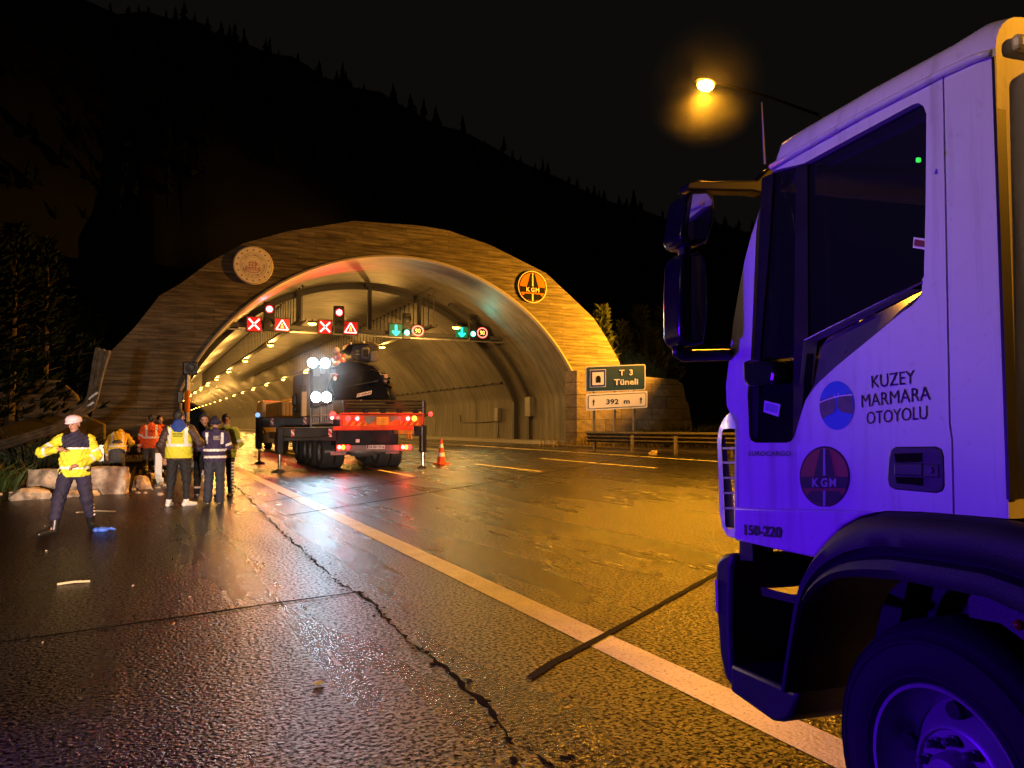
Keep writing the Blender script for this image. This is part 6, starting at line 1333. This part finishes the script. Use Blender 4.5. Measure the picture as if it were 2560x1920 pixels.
# 6 navy jacket with beanie
pn, bt_ = person('man in a plum navy jacket with pale stripes and a dark beanie, seen from behind', (1.235, 15.85), -14, 1.67,
    dict(elL=(-.28, -.03, 1.14), wrL=(-.14, .17, 1.0), elR=(.26, .05, 1.16), wrR=(.13, .27, 1.12), fdL=(.6, 1, 0), fdR=(0, 1, .2), face=(.05, 1, -.15)),
    dict(tr=M_jean, leg=(.115, .085, .085), cuff=0.0, shoe=M_boot, sole=M_shoe, jm=[M_plum, M_refl], jf=bands(((1.07, 1.115), (.93, .975)), vx=.15, vz=(1.22, 1.45), sl=(('up', .70, .88),)), hat='beanie', girth=1.08))
bt_(['KUZEY', 'MARMARA', 'OTOYOLU'], 1.36, .02, .12, M_cream, .05)
# 7, 8 the two facing them
person('man in a black hood facing the navy jacket, mostly hidden behind it', (1.13, 17.3), 176, 1.74, dict(face=(-.1, 1, -.1), elR=(.27, .06, 1.15), wrR=(.2, .3, 1.1), fdR=(0, 1, 0)), dict(tr=M_blk, trf=lambda c, tg, tt: ((c[:, 2] > .2) & (c[:, 2] < .245)).astype(int), shoe=M_boot, boot=.2, jm=[M_lime, M_refl, M_blk], jf=bands((), low=lambda c, tg, tt: (abs(c[:, 0]) < .12)), hat='hood'))
person('man in a lime green jacket and black trousers with a checked white side stripe', (1.55, 17.15), 150, 1.74, dict(face=(-.45, 1, -.1), elL=(-.30, -.02, 1.13), wrL=(-.24, .2, 1.02), fdL=(.3, 1, 0)),
    dict(tr=M_blk, trf=lambda c, tg, tt: (np.isin(tg, ['shL', 'thL']) & (c[:, 0] < -.165) & (np.sin(c[:, 2] * 95) > -.2) & (c[:, 2] < .75)).astype(int), shoe=M_boot, boot=.1, jm=[M_lime, M_refl], jf=bands(((1.07, 1.12),), sl=(('up', .7, .9), ('fo', .5, .75))), hat='hair', girth=1.1))
# 9 crane operator perched beside the folded boom
q = q1(1075, 470, 27.3)
def lift(d, z): return {k_: ((v[0], v[1], v[2] + z) if k_ not in ('face', 'fdR', 'fdL') else v) for k_, v in d.items()}
LO = .30
person('helmeted crane operator in a banded orange jacket perched beside the folded boom', (q.x, 27.4), 120, 1.70,
    lift(dict(pel=(0, 0, .95), chest=(0, .12, 1.24), neck=(0, .22, 1.41), head=(0, .30, 1.55), face=(0, 1, -.5), shR=(.19, .16, 1.36), shL=(-.19, .16, 1.36), elR=(.30, .38, 1.18), wrR=(.20, .60, 1.10), elL=(-.30, .36, 1.16), wrL=(-.22, .58, 1.06), fdR=(0, 1, -.3), fdL=(0, 1, -.3),
              hipR=(.10, 0, .93), hipL=(-.10, 0, .93), knR=(.17, .40, .90), knL=(-.17, .40, .88), anR=(.16, .36, .48), anL=(-.16, .38, .46), toR=(.17, .55, .43), toL=(-.17, .57, .41)), q1(1075, 505, 27.4).z / (1.70 / 1.78) - .93),
    dict(tr=M_jean, trf=lambda c, tg, tt: (np.isin(tg, ['shR', 'shL']) & (tt > .4) & (tt < .6)).astype(int), shoe=M_boot, boot=.2, jm=[M_hiorange, M_refl], jf=bands((), vx=.12, vz=(0, 9), sl=(('up', .45, .8), ('fo', .3, .7))), hat='helmet', girth=1.05))
